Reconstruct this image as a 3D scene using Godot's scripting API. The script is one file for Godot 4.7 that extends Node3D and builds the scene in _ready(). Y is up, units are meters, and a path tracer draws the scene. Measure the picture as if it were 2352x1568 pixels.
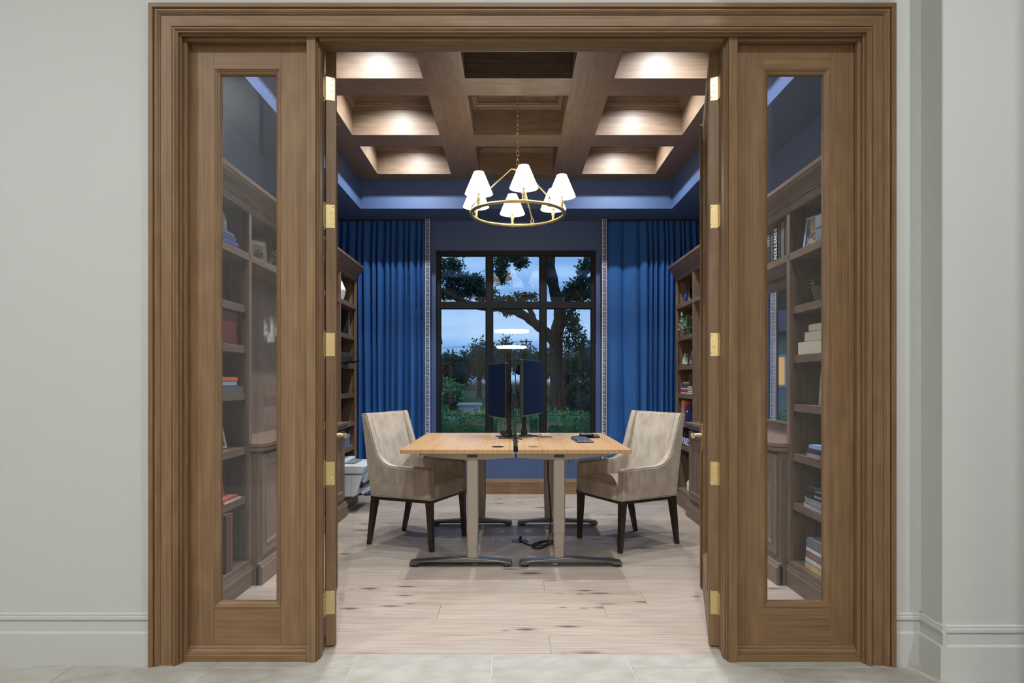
extends Node3D
# Study seen through a stained-oak screen with open glazed doors, at dusk.
# x to the right of the doorway's centre line, y up, depth D in front of the lens is z = -D.

const LENS := Vector3(-0.045, 1.22, 0.0)
const FOCAL := 1480.0   # in pixels of the 2352 x 1568 frame

var rng := RandomNumberGenerator.new()
var mats := {}
var taken := {}


# ---------------------------------------------------------------- mesh builder
class MB:
	var v := PackedVector3Array()
	var n := PackedVector3Array()
	var uv := PackedVector2Array()
	var grain := 1
	var off := Vector2.ZERO

	func uv_of(p: Vector3, nn: Vector3) -> Vector2:
		var a := nn.abs()
		var dom := 0
		if a.y > a.x and a.y >= a.z:
			dom = 1
		elif a.z > a.x:
			dom = 2
		if dom == grain:
			return Vector2(p[(grain + 1) % 3], p[(grain + 2) % 3]) + off
		return Vector2(p[3 - grain - dom], p[grain]) + off

	func tri(a: Vector3, b: Vector3, c: Vector3, na: Vector3, nb: Vector3, nc: Vector3, ua: Vector2, ub: Vector2, uc: Vector2) -> void:
		var g := (b - a).cross(c - a)
		if g.length_squared() < 1e-18:
			return
		v.append(a); n.append(na); uv.append(ua)
		if g.dot(na + nb + nc) > 0.0:   # front faces run clockwise
			v.append(c); n.append(nc); uv.append(uc)
			v.append(b); n.append(nb); uv.append(ub)
		else:
			v.append(b); n.append(nb); uv.append(ub)
			v.append(c); n.append(nc); uv.append(uc)

	func flat3(a: Vector3, b: Vector3, c: Vector3, want: Vector3) -> void:
		var g := (b - a).cross(c - a)
		if g.length_squared() < 1e-18:
			return
		g = g.normalized()
		if g.dot(want) < 0.0:
			g = -g
		tri(a, b, c, g, g, g, uv_of(a, g), uv_of(b, g), uv_of(c, g))

	func quad(a: Vector3, b: Vector3, c: Vector3, d: Vector3, want: Vector3) -> void:
		flat3(a, b, c, want)
		flat3(a, c, d, want)

	func quad_uv(a: Vector3, b: Vector3, c: Vector3, d: Vector3, want: Vector3, ua: Vector2, ub: Vector2, uc: Vector2, ud: Vector2) -> void:
		var g := (b - a).cross(c - a).normalized()
		if g.dot(want) < 0.0:
			g = -g
		tri(a, b, c, g, g, g, ua, ub, uc)
		tri(a, c, d, g, g, g, ua, uc, ud)

	func box(c: Vector3, s: Vector3, ch := 0.0, bas := Basis()) -> void:
		var h := s * 0.5
		ch = minf(ch, minf(h.x, minf(h.y, h.z)) * 0.9)
		for ax in 3:
			var p := (ax + 1) % 3
			var q := (ax + 2) % 3
			for sg in [-1.0, 1.0]:
				var pts := []
				for k in [[-1, -1], [1, -1], [1, 1], [-1, 1]]:
					var t := Vector3()
					t[ax] = sg * h[ax]
					t[p] = k[0] * (h[p] - ch)
					t[q] = k[1] * (h[q] - ch)
					pts.append(t)
				var nn := Vector3()
				nn[ax] = sg
				_lquad(pts, nn, c, bas)
			if ch > 0.0:
				for sp in [-1.0, 1.0]:
					for sq in [-1.0, 1.0]:
						var e := []
						for k in [[0, -1], [0, 1], [1, 1], [1, -1]]:
							var t := Vector3()
							t[ax] = k[1] * (h[ax] - ch)
							t[p] = sp * (h[p] - (ch if k[0] == 1 else 0.0))
							t[q] = sq * (h[q] - (0.0 if k[0] == 1 else ch))
							e.append(t)
						var nn2 := Vector3()
						nn2[p] = sp
						nn2[q] = sq
						_lquad(e, nn2.normalized(), c, bas)
		if ch > 0.0:
			for sx in [-1.0, 1.0]:
				for sy in [-1.0, 1.0]:
					for sz in [-1.0, 1.0]:
						var s3 := Vector3(sx, sy, sz)
						var a := s3 * Vector3(h.x, h.y - ch, h.z - ch)
						var b := s3 * Vector3(h.x - ch, h.y, h.z - ch)
						var d := s3 * Vector3(h.x - ch, h.y - ch, h.z)
						var nn := s3.normalized()
						var w := bas * nn
						tri(c + bas * a, c + bas * b, c + bas * d, w, w, w, uv_of(a, nn), uv_of(b, nn), uv_of(d, nn))

	func _lquad(pts: Array, nn: Vector3, c: Vector3, bas: Basis) -> void:
		var w := (bas * nn).normalized()
		var o := c if bas == Basis() else Vector3()
		var u := []
		for k in 4:
			u.append(uv_of(pts[k] + o, nn))
		tri(c + bas * pts[0], c + bas * pts[1], c + bas * pts[2], w, w, w, u[0], u[1], u[2])
		tri(c + bas * pts[0], c + bas * pts[2], c + bas * pts[3], w, w, w, u[0], u[2], u[3])

	# a straight length of moulding: closed profile of (inward, outward), ends mitred by ma / mb
	func mold(a: Vector3, b: Vector3, inw: Vector3, outw: Vector3, prof: Array, ma := 0.0, mbb := 0.0, caps := true) -> void:
		var dir := (b - a).normalized()
		var area := 0.0
		var m := prof.size()
		for k in m:
			var p: Vector2 = prof[k]
			var q: Vector2 = prof[(k + 1) % m]
			area += p.x * q.y - q.x * p.y
		var sg := 1.0 if area > 0.0 else -1.0
		var len := a.distance_to(b)
		var cum := 0.0
		var pa := []
		var pb := []
		for k in m:
			var p: Vector2 = prof[k]
			pa.append(a + inw * p.x + outw * p.y + dir * (ma * p.x))
			pb.append(b + inw * p.x + outw * p.y - dir * (mbb * p.x))
		for k in m:
			var k2 := (k + 1) % m
			var e: Vector2 = prof[k2] - prof[k]
			var l := e.length()
			if l < 1e-6:
				continue
			var nn := (inw * (e.y * sg) + outw * (-e.x * sg)).normalized()
			var u0 := cum + off.x
			var u1 := cum + l + off.x
			cum += l
			tri(pa[k], pb[k], pb[k2], nn, nn, nn, Vector2(u0, off.y), Vector2(u0, off.y + len), Vector2(u1, off.y + len))
			tri(pa[k], pb[k2], pa[k2], nn, nn, nn, Vector2(u0, off.y), Vector2(u1, off.y + len), Vector2(u1, off.y))
		if caps:
			var pk := PackedVector2Array(prof)
			var idx := Geometry2D.triangulate_polygon(pk)
			for k in range(0, idx.size(), 3):
				flat3(pa[idx[k]], pa[idx[k + 1]], pa[idx[k + 2]], -dir)
				flat3(pb[idx[k]], pb[idx[k + 1]], pb[idx[k + 2]], dir)

	# polygon (x, y) of thickness t along local z, edges bevelled by b
	func slab(poly: Array, t: float, b: float, xf := Transform3D()) -> void:
		var m := poly.size()
		var area := 0.0
		for k in m:
			var p: Vector2 = poly[k]
			var q: Vector2 = poly[(k + 1) % m]
			area += p.x * q.y - q.x * p.y
		var pts := poly.duplicate()
		if area < 0.0:
			pts.reverse()
		var en := []
		for k in m:
			var e: Vector2 = (pts[(k + 1) % m] - pts[k]).normalized()
			en.append(Vector2(e.y, -e.x))
		var inset := []
		var vn := []
		for k in m:
			var n0: Vector2 = en[(k - 1 + m) % m]
			var n1: Vector2 = en[k]
			var av := (n0 + n1).normalized()
			var sc := 1.0 / maxf(0.45, av.dot(n1))
			inset.append(pts[k] - av * b * sc)
			vn.append(av)
		var h := t * 0.5
		for k in m:
			var k2 := (k + 1) % m
			var n0: Vector2 = vn[k] if vn[k].dot(en[k]) > 0.82 else en[k]
			var n1: Vector2 = vn[k2] if vn[k2].dot(en[k]) > 0.82 else en[k]
			var N0 := Vector3(n0.x, n0.y, 0)
			var N1 := Vector3(n1.x, n1.y, 0)
			var A := Vector3(pts[k].x, pts[k].y, -h + b)
			var B := Vector3(pts[k2].x, pts[k2].y, -h + b)
			_sq(xf, A, B, B + Vector3(0, 0, t - 2 * b), A + Vector3(0, 0, t - 2 * b), N0, N1, N1, N0)
			if b > 0.0:
				for s in [-1.0, 1.0]:
					var z := Vector3(0, 0, s)
					var O0 := Vector3(pts[k].x, pts[k].y, s * (h - b))
					var O1 := Vector3(pts[k2].x, pts[k2].y, s * (h - b))
					var I0 := Vector3(inset[k].x, inset[k].y, s * h)
					var I1 := Vector3(inset[k2].x, inset[k2].y, s * h)
					_sq(xf, O0, O1, I1, I0, N0, N1, (N1 * 0.4 + z).normalized(), (N0 * 0.4 + z).normalized())
		var idx := Geometry2D.triangulate_polygon(PackedVector2Array(pts))
		for s in [-1.0, 1.0]:
			var nn := xf.basis * Vector3(0, 0, s)
			for k in range(0, idx.size(), 3):
				var q := []
				var u := []
				for j in 3:
					var p2: Vector2 = inset[idx[k + j]]
					q.append(xf * Vector3(p2.x, p2.y, s * h))
					u.append(uv_of(Vector3(p2.x, p2.y, s * h), Vector3(0, 0, s)))
				tri(q[0], q[1], q[2], nn, nn, nn, u[0], u[1], u[2])

	func _sq(xf: Transform3D, a: Vector3, b: Vector3, c: Vector3, d: Vector3, na: Vector3, nb: Vector3, nc: Vector3, nd: Vector3) -> void:
		var B := xf.basis
		var A2 := (B * na).normalized()
		var B2 := (B * nb).normalized()
		var C2 := (B * nc).normalized()
		var D2 := (B * nd).normalized()
		var f := na + nc
		tri(xf * a, xf * b, xf * c, A2, B2, C2, uv_of(a, f), uv_of(b, f), uv_of(c, f))
		tri(xf * a, xf * c, xf * d, A2, C2, D2, uv_of(a, f), uv_of(c, f), uv_of(d, f))

	# profile of (radius, height) turned about local y
	func lathe(prof: Array, segs: int, xf := Transform3D(), smooth := true) -> void:
		var m := prof.size()
		var ns := []
		for k in m - 1:
			var e: Vector2 = prof[k + 1] - prof[k]
			ns.append(Vector2(e.y, -e.x).normalized())
		for k in m - 1:
			var p: Vector2 = prof[k]
			var q: Vector2 = prof[k + 1]
			if p.distance_to(q) < 1e-6:
				continue
			var n0: Vector2 = ns[k]
			var n1: Vector2 = ns[k]
			if smooth and k > 0 and ns[k - 1].dot(ns[k]) > 0.6:
				n0 = (ns[k - 1] + ns[k]).normalized()
			if smooth and k < m - 2 and ns[k + 1].dot(ns[k]) > 0.6:
				n1 = (ns[k + 1] + ns[k]).normalized()
			for s in segs:
				var a0 := TAU * s / segs
				var a1 := TAU * (s + 1) / segs
				var c0 := Vector3(cos(a0), 0, sin(a0))
				var c1 := Vector3(cos(a1), 0, sin(a1))
				var y := Vector3.UP
				var P0 := xf * (c0 * p.x + y * p.y)
				var P1 := xf * (c1 * p.x + y * p.y)
				var Q0 := xf * (c0 * q.x + y * q.y)
				var Q1 := xf * (c1 * q.x + y * q.y)
				var B := xf.basis
				var a := (B * (c0 * n0.x + y * n0.y)).normalized()
				var b := (B * (c1 * n0.x + y * n0.y)).normalized()
				var c := (B * (c1 * n1.x + y * n1.y)).normalized()
				var d := (B * (c0 * n1.x + y * n1.y)).normalized()
				var u0 := Vector2(float(s) / segs, p.y)
				var u1 := Vector2(float(s + 1) / segs, p.y)
				var u2 := Vector2(float(s + 1) / segs, q.y)
				var u3 := Vector2(float(s) / segs, q.y)
				tri(P0, P1, Q1, a, b, c, u0, u1, u2)
				tri(P0, Q1, Q0, a, c, d, u0, u2, u3)

	func cyl(a: Vector3, b: Vector3, r0: float, r1: float, segs := 12) -> void:
		var d := b - a
		var l := d.length()
		var y := d / l
		var x := y.cross(Vector3(0.31, 0.2, 0.93)).normalized()
		var z := x.cross(y)
		lathe([Vector2(0, 0), Vector2(r0, 0), Vector2(r1, l), Vector2(0, l)], segs, Transform3D(Basis(x, y, z), a), false if segs < 8 else true)

	func tube(path: Array, r, segs := 8, closed := false) -> void:
		var m := path.size()
		var fr := []
		var up := Vector3(0.13, 0.97, 0.21).normalized()
		for k in m:
			var a: Vector3 = path[(k - 1 + m) % m] if closed or k > 0 else path[k]
			var b: Vector3 = path[(k + 1) % m] if closed or k < m - 1 else path[k]
			var t := (b - a).normalized()
			var x := (up - t * up.dot(t))
			if x.length() < 0.05:
				x = t.cross(Vector3(1, 0, 0))
			x = x.normalized()
			up = x
			fr.append([x, t.cross(x)])
		var last := m if closed else m - 1
		for k in last:
			var k2 := (k + 1) % m
			var ra: float = r[k] if r is Array else r
			var rb: float = r[k2] if r is Array else r
			var P: Vector3 = path[k]
			var Q: Vector3 = path[k2]
			for s in segs:
				var a0 := TAU * s / segs
				var a1 := TAU * (s + 1) / segs
				var n0: Vector3 = fr[k][0] * cos(a0) + fr[k][1] * sin(a0)
				var n1: Vector3 = fr[k][0] * cos(a1) + fr[k][1] * sin(a1)
				var m0: Vector3 = fr[k2][0] * cos(a0) + fr[k2][1] * sin(a0)
				var m1: Vector3 = fr[k2][0] * cos(a1) + fr[k2][1] * sin(a1)
				var u := Vector2(float(s) / segs, k * 0.1)
				tri(P + n0 * ra, P + n1 * ra, Q + m1 * rb, n0, n1, m1, u, u + Vector2(1.0 / segs, 0), u + Vector2(1.0 / segs, 0.1))
				tri(P + n0 * ra, Q + m1 * rb, Q + m0 * rb, n0, m1, m0, u, u + Vector2(1.0 / segs, 0.1), u + Vector2(0, 0.1))

	func ring(c: Vector3, R: float, r: float, segs := 48, tube_segs := 10) -> void:
		var p := []
		for k in segs:
			var a := TAU * k / segs
			p.append(c + Vector3(cos(a) * R, 0, sin(a) * R))
		tube(p, r, tube_segs, true)

	# box with round edges; bend(Vector3) -> Vector3 shapes it
	func rbox(c: Vector3, s: Vector3, r: float, seg := 3, bas := Basis(), bend = null, mid := 1) -> void:
		var h := s * 0.5
		var lists := []
		for ax in 3:
			var hi := h[ax] - r
			var L := []
			for j in seg + 1:
				L.append(-(hi + r * tan(PI / 4 * (seg - j) / seg)))
			for j in range(1, mid):
				L.append(lerpf(-hi, hi, float(j) / mid))
			for j in seg + 1:
				L.append(hi + r * tan(PI / 4 * j / seg))
			lists.append(L)
		var inner := h - Vector3(r, r, r)
		for ax in 3:
			var p := (ax + 1) % 3
			var q := (ax + 2) % 3
			var Lp: Array = lists[p]
			var Lq: Array = lists[q]
			for sg in [-1.0, 1.0]:
				var P := []
				var N := []
				for i in Lp.size():
					var row := []
					var rn := []
					for j in Lq.size():
						var t := Vector3()
						t[ax] = sg * h[ax]
						t[p] = Lp[i]
						t[q] = Lq[j]
						var cl := t.clamp(-inner, inner)
						var dn := (t - cl).normalized()
						var w := cl + dn * r
						if bend != null:
							w = bend.call(w)
						row.append(w)
						rn.append(dn)
					P.append(row)
					N.append(rn)
				for i in Lp.size() - 1:
					for j in Lq.size() - 1:
						_sq(Transform3D(bas, c), P[i][j], P[i + 1][j], P[i + 1][j + 1], P[i][j + 1], N[i][j], N[i + 1][j], N[i + 1][j + 1], N[i][j + 1])

	# smooth sheet through rows of points
	func sheet(P: Array, us: float, vs: float, want = null) -> void:
		var R := P.size()
		var C: int = P[0].size()
		var N := []
		for i in R:
			var row := []
			for j in C:
				var du: Vector3 = P[i][mini(j + 1, C - 1)] - P[i][maxi(j - 1, 0)]
				var dv: Vector3 = P[mini(i + 1, R - 1)][j] - P[maxi(i - 1, 0)][j]
				var g := du.cross(dv).normalized()
				if want != null and g.dot(want) < 0.0:
					g = -g
				row.append(g)
			N.append(row)
		for i in R - 1:
			for j in C - 1:
				var u0 := Vector2(us * j / (C - 1), vs * i / (R - 1)) + off
				var u1 := Vector2(us * (j + 1) / (C - 1), vs * (i + 1) / (R - 1)) + off
				tri(P[i][j], P[i][j + 1], P[i + 1][j + 1], N[i][j], N[i][j + 1], N[i + 1][j + 1], u0, Vector2(u1.x, u0.y), u1)
				tri(P[i][j], P[i + 1][j + 1], P[i + 1][j], N[i][j], N[i + 1][j + 1], N[i + 1][j], u0, u1, Vector2(u0.x, u1.y))

	func mesh() -> ArrayMesh:
		var am := ArrayMesh.new()
		if v.size() == 0:
			return am
		var arr := []
		arr.resize(Mesh.ARRAY_MAX)
		arr[Mesh.ARRAY_VERTEX] = v
		arr[Mesh.ARRAY_NORMAL] = n
		arr[Mesh.ARRAY_TEX_UV] = uv
		am.add_surface_from_arrays(Mesh.PRIMITIVE_TRIANGLES, arr)
		return am


# ---------------------------------------------------------------- scene helpers
func numbered(nm: String) -> String:
	taken[nm] = taken.get(nm, 0) + 1
	return nm if taken[nm] == 1 else "%s_%03d" % [nm, taken[nm] - 1]

func tag(o: Node, label: String, cat: String, group := "", kind := "") -> void:
	o.set_meta("label", label)
	o.set_meta("category", cat)
	if group:
		o.set_meta("group", group)
	if kind:
		o.set_meta("kind", kind)

func thing(nm: String, label: String, cat: String, at := Vector3.ZERO, group := "", kind := "") -> Node3D:
	var o := Node3D.new()
	o.name = numbered(nm)
	add_child(o)
	o.position = at
	tag(o, label, cat, group, kind)
	return o

func inst(mesh: Mesh, m: Material) -> MeshInstance3D:
	var o := MeshInstance3D.new()
	o.mesh = mesh
	o.material_override = m
	return o

func part(parent: Node, nm: String, mb, m: Material, label := "") -> MeshInstance3D:
	var o := inst(mb.mesh() if mb is MB else mb, m)
	o.name = nm
	parent.add_child(o, true)
	if label:
		o.set_meta("label", label)
	return o

func solo(nm: String, mb, m: Material, label: String, cat: String, group := "", kind := "") -> MeshInstance3D:
	var o := inst(mb.mesh() if mb is MB else mb, m)
	o.name = numbered(nm)
	add_child(o)
	tag(o, label, cat, group, kind)
	return o

func wb(grain := 1) -> MB:
	var b := MB.new()
	b.grain = grain
	b.off = Vector2(rng.randf() * 7.0, rng.randf() * 9.0)
	return b

func bx(c: Vector3, s: Vector3, ch := 0.0, grain := 1) -> MB:
	var b := wb(grain)
	b.box(c, s, ch)
	return b

# box from corner to corner
func bb(x0: float, x1: float, y0: float, y1: float, d0: float, d1: float, ch := 0.0, grain := 1) -> MB:
	return bx(Vector3((x0 + x1) / 2, (y0 + y1) / 2, -(d0 + d1) / 2), Vector3(absf(x1 - x0), absf(y1 - y0), absf(d1 - d0)), ch, grain)

func V(x: float, y: float, d: float) -> Vector3:
	return Vector3(x, y, -d)

# a point at depth d on the ray through a photograph pixel
func px(u: float, w: float, d: float) -> Vector3:
	return Vector3((u - 1175.5) / FOCAL * d + LENS.x, LENS.y + (875.0 - w) / FOCAL * d, -d)

func lin(r: float, g: float, b: float) -> Color:
	return Color(r, g, b).linear_to_srgb()

func mat(nm: String, c: Color, rough := 0.6, metal := 0.0, spec := 0.5) -> StandardMaterial3D:
	var m := StandardMaterial3D.new()
	m.resource_name = nm
	m.albedo_color = c
	m.roughness = rough
	m.metallic = metal
	m.metallic_specular = spec
	mats[nm] = m
	return m

func tex(m: StandardMaterial3D, t: Texture2D, su: float, sv: float, bump := 0.0) -> StandardMaterial3D:
	m.albedo_texture = t
	m.uv1_scale = Vector3(su, sv, 1)
	if bump > 0.0:
		m.heightmap_enabled = true
		m.heightmap_texture = t
		m.heightmap_scale = bump
	return m

func glow(nm: String, c: Color, e: float) -> StandardMaterial3D:
	var m := mat(nm, c, 0.5)
	m.emission_enabled = true
	m.emission = c
	m.emission_energy_multiplier = e
	return m


# ---------------------------------------------------------------- computed surfaces
func noise(sd: int, f: float, oct := 3) -> FastNoiseLite:
	var q := FastNoiseLite.new()
	q.seed = sd
	q.frequency = f
	q.noise_type = FastNoiseLite.TYPE_SIMPLEX_SMOOTH
	q.fractal_octaves = oct
	return q

func image_from(w: int, h: int, f: Callable) -> ImageTexture:
	var d := PackedByteArray()
	d.resize(w * h * 3)
	var k := 0
	for y in h:
		for x in w:
			var c: Color = f.call(x, y)
			d[k] = int(clampf(c.r, 0, 1) * 255.0)
			d[k + 1] = int(clampf(c.g, 0, 1) * 255.0)
			d[k + 2] = int(clampf(c.b, 0, 1) * 255.0)
			k += 3
	return ImageTexture.create_from_image(Image.create_from_data(w, h, false, Image.FORMAT_RGB8, d))

# straight-grained stained wood: fine pores, streaks and slow cloudy figure, as a tint
func wood_tex(sd: int, w: int, h: int, dark: Color, fig: float, streak: float) -> ImageTexture:
	var a := noise(sd, 1.0, 2)
	var b := noise(sd + 1, 1.0, 3)
	var c := noise(sd + 2, 1.0, 1)
	return image_from(w, h, func(x: int, y: int) -> Color:
		var an := TAU * x / w
		var cx := cos(an)
		var sy := sin(an)
		var v := TAU * y / h
		var warp := 0.25 * sin(v) + 0.15 * cos(2.0 * v)
		var s1 := a.get_noise_3d(cx * 9.0 + warp, sy * 9.0, cos(v) * 0.5)
		var s2 := b.get_noise_3d(cx * 42.0, sy * 42.0 + warp, sin(v) * 1.4)
		var s3 := c.get_noise_3d(cx * 1.7, sy * 1.7, cos(v) * 2.2 + sin(v) * 0.7)
		var t := clampf(0.62 + streak * (s1 * 0.5 + s2 * 0.6) + fig * s3, 0.0, 1.0)
		return dark.lerp(Color.WHITE, t))


# ---------------------------------------------------------------- the scene
func _ready() -> void:
	rng.seed = 20240611
	# camera: level, vertical lens shift, horizon at row 875 of 1568
	var cam := Camera3D.new()
	cam.name = "camera"
	cam.projection = Camera3D.PROJECTION_FRUSTUM
	cam.near = 0.05
	cam.far = 300.0
	cam.size = 2.0 * 784.0 / FOCAL * cam.near
	cam.frustum_offset = Vector2(0.5 / FOCAL, 91.0 / FOCAL) * cam.near
	cam.position = LENS
	add_child(cam)
	cam.current = true

	# dusk sky
	var env := Environment.new()
	env.tonemap_mode = Environment.TONE_MAPPER_LINEAR
	env.tonemap_exposure = 1.2
	env.sdfgi_enabled = true
	env.ssao_enabled = true
	env.ssil_enabled = true
	env.background_mode = Environment.BG_SKY
	var sky := Sky.new()
	var pano := PanoramaSkyMaterial.new()
	pano.panorama = sky_texture()
	sky.sky_material = pano
	env.sky = sky
	env.background_energy_multiplier = 0.93
	var we := WorldEnvironment.new()
	we.name = "dusk"
	we.environment = env
	add_child(we)

	# light of the two rooms; each lamp's own light is in its builder, with these strengths
	CAN = 2.5          # six study downlights
	SHADE = 0.03       # six chandelier bulbs
	HALL = 14.5        # foyer downlights
	RING = 3.2         # great-room ring

	make_materials()
	build_shell()
	build_ceiling()
	build_floor()
	build_portal()
	build_window()
	build_joinery()
	build_curtains()
	build_outside()
	build_desks()
	build_chairs()
	build_chandelier()
	build_shelf_things()
	build_great_room()


var CAN := 5.0
var SHADE := 0.3
var HALL := 10.0
var RING := 5.0

const CANC := Color(0.97, 0.985, 1.0)
const HALLC := Color(0.975, 0.99, 1.0)


func sky_texture() -> ImageTexture:
	var w := 1024
	var h := 512
	var a := noise(5, 1.0, 5)
	var im := Image.create(w, h, false, Image.FORMAT_RGBF)
	for y in h:
		var el := PI / 2 - PI * (y + 0.5) / h
		for x in w:
			var an := TAU * x / w
			var c: Color
			if el < 0.0:
				c = Color(0.02, 0.026, 0.036)
			else:
				var t := clampf(el / 1.2, 0, 1)
				c = Color(0.25, 0.49, 0.88).lerp(Color(0.15, 0.36, 0.80), pow(t, 0.8))
				var q := a.get_noise_3d(cos(an) * 2.2, sin(an) * 2.2, el * 16.0) + 0.5 * a.get_noise_3d(cos(an) * 5.0 + 9.0, sin(an) * 5.0, el * 30.0)
				c = c.lerp(Color(0.15, 0.31, 0.66), clampf(q * 1.6 + 0.05, 0.0, 0.8) * clampf(1.2 - el * 1.5, 0.2, 1.0))
				c = c.lerp(Color(0.44, 0.65, 0.92), clampf(-q * 1.5, 0.0, 0.8))
			im.set_pixel(x, y, c)
	return ImageTexture.create_from_image(im)


func make_materials() -> void:
	var w1 := wood_tex(11, 512, 512, Color(0.62, 0.56, 0.50), 0.14, 0.42)
	# stained oak of the screen, joinery and ceiling: same wood, slightly different stain
	tex(mat("portal_oak", lin(0.268, 0.170, 0.092), 0.48, 0.0, 0.42), w1, 1.7, 0.45, 0.02)
	tex(mat("joinery_oak", lin(0.235, 0.168, 0.118), 0.44, 0.0, 0.45), w1, 1.9, 0.5, 0.02)
	tex(mat("baseboard_oak", lin(0.30, 0.18, 0.10), 0.45), w1, 2.2, 0.6, 0.02)
	tex(mat("bamboo", lin(0.55, 0.335, 0.148), 0.34), image_from(256, 256, func(x: int, y: int) -> Color:
		var s := int(x / 4.0)
		var t := fposmod(sin(s * 91.7 + int((y + (s * 53) % 256) / 256.0) * 13.1) * 4375.5, 1.0)
		return Color(0.92, 0.89, 0.84).lerp(Color.WHITE, t)), 2.0, 0.4)
	mat("espresso", lin(0.022, 0.014, 0.010), 0.35)

	# floors
	var kn := []
	for k in 9:
		kn.append([rng.randf(), rng.randf(), rng.randf_range(0.008, 0.030), rng.randf_range(0.45, 1.0)])
	var fa := noise(71, 1.0, 2)
	var fb := noise(72, 1.0, 3)
	var oak := image_from(512, 1024, func(x: int, y: int) -> Color:
		var an := TAU * x / 512.0
		var v := TAU * y / 1024.0
		var s := fa.get_noise_3d(cos(an) * 8.0 + 0.6 * sin(v), sin(an) * 8.0, cos(v) * 1.2) * 0.5
		s += fb.get_noise_3d(cos(an) * 30.0, sin(an) * 30.0, sin(v) * 2.5) * 0.35
		var c := Color(0.80, 0.74, 0.68).lerp(Color.WHITE, clampf(0.68 + s, 0, 1))
		var dk := 0.0
		for k in kn:
			var dx := absf(x / 512.0 - k[0])
			var dy := absf(y / 1024.0 - k[1])
			dx = minf(dx, 1.0 - dx)
			dy = minf(dy, 1.0 - dy)
			if dx > 0.2 or dy > 0.12:
				continue
			var rr: float = sqrt(pow(dx / k[2], 2) + pow(dy / (k[2] * 0.85), 2)) + s * 1.2
			dk = maxf(dk, k[3] * (clampf(1.15 - rr * 0.75, 0, 1) * 0.75 + 0.16 * clampf(2.6 - rr, 0, 1) * (0.5 + 0.5 * sin(rr * 9.0))))
		return c.lerp(Color(0.36, 0.33, 0.32), clampf(dk * 1.5, 0, 0.9)))
	for k in 4:
		var tn: Array = [[0.475, 0.410, 0.350], [0.450, 0.385, 0.325], [0.490, 0.428, 0.370], [0.465, 0.408, 0.352]][k]
		tex(mat("oak_plank_%d" % k, lin(tn[0], tn[1], tn[2]), 0.46, 0.0, 0.42), oak, 1.7, 0.45, 0.01)
	mat("plank_joint", lin(0.20, 0.15, 0.11), 0.9)
	var ta := noise(81, 0.012, 5)
	var tb := noise(82, 0.09, 3)
	var stone := image_from(512, 512, func(x: int, y: int) -> Color:
		var fx := minf(1.0, x / 64.0)
		var s := ta.get_noise_2d(x + y * 0.4, y * 1.5) * 0.5 + tb.get_noise_2d(x * 3.0, y * 3.0) * 0.16
		return Color(0.84, 0.82, 0.79).lerp(Color.WHITE, clampf(0.55 + s, 0, 1)))
	tex(mat("limestone", lin(0.45, 0.432, 0.400), 0.5, 0.0, 0.4), stone, 1.1, 1.1, 0.01)
	tex(mat("limestone_pale", lin(0.48, 0.464, 0.432), 0.5, 0.0, 0.4), stone, 0.9, 0.9, 0.01)
	mat("grout", lin(0.68, 0.67, 0.63), 0.9)
	# paints
	var pn := noise(91, 0.05, 4)
	var roller := image_from(128, 128, func(x: int, y: int) -> Color:
		return Color(0.985, 0.985, 0.985).lerp(Color.WHITE, clampf(0.5 + pn.get_noise_2d(x * 4.0, y * 4.0), 0, 1)))
	tex(mat("greige_paint", lin(0.452, 0.464, 0.448), 0.6), roller, 3.3, 3.3)
	tex(mat("greige_trim", lin(0.452, 0.464, 0.448), 0.35), roller, 3.3, 3.3)
	tex(mat("white_ceiling", lin(0.66, 0.66, 0.62), 0.7), roller, 1.3, 1.3)
	tex(mat("navy_paint", lin(0.064, 0.108, 0.235), 0.5), roller, 1.3, 1.3)
	# metals
	mat("brass", lin(0.62, 0.49, 0.26), 0.38, 1.0)
	mat("brass_screw", lin(0.78, 0.64, 0.36), 0.22, 1.0)
	mat("bronze", lin(0.10, 0.075, 0.055), 0.35, 0.9)
	mat("desk_metal", lin(0.34, 0.300, 0.258), 0.42, 0.35)
	mat("desk_foot_metal", lin(0.17, 0.155, 0.14), 0.30, 0.55)
	mat("black_plastic", lin(0.012, 0.012, 0.013), 0.35)
	mat("black_cable", lin(0.010, 0.010, 0.011), 0.45)
	mat("screen_glass", lin(0.006, 0.007, 0.012), 0.2, 0.0, 0.32)
	mat("silver_bezel", lin(0.35, 0.35, 0.36), 0.3, 0.8)
	mat("window_bronze", lin(0.014, 0.015, 0.018), 0.5, 0.0, 0.35)
	mat("white_plastic", lin(0.62, 0.65, 0.68), 0.4)
	mat("grey_plastic", lin(0.22, 0.24, 0.28), 0.4)
	mat("mirror_silver", lin(0.86, 0.87, 0.87), 0.02, 1.0)
	# glass
	var g := mat("door_glass", Color(0.92, 0.93, 0.95, 0.03), 0.02, 0.0, 0.62)  # slight pale opacity paints in the veil of foyer light reflected on the panes
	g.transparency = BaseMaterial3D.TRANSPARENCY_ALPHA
	var g2 := mat("window_glass", Color(1, 1, 1, 0.0), 0.0, 0.0, 0.45)
	g2.transparency = BaseMaterial3D.TRANSPARENCY_ALPHA
	# cloth
	var sn := noise(95, 0.018, 4)
	var suede := image_from(256, 256, func(x: int, y: int) -> Color:
		return Color(0.86, 0.845, 0.825).lerp(Color.WHITE, clampf(0.6 + sn.get_noise_2d(x * 1.2, y * 0.9) * 0.8, 0, 1)))
	var up := tex(mat("suede", lin(0.46, 0.400, 0.335), 0.85, 0.0, 0.25), suede, 1.8, 1.4)
	up.rim_enabled = true
	up.rim = 0.35
	up.rim_tint = 0.6
	mat("piping", lin(0.36, 0.31, 0.25), 0.8)
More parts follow.
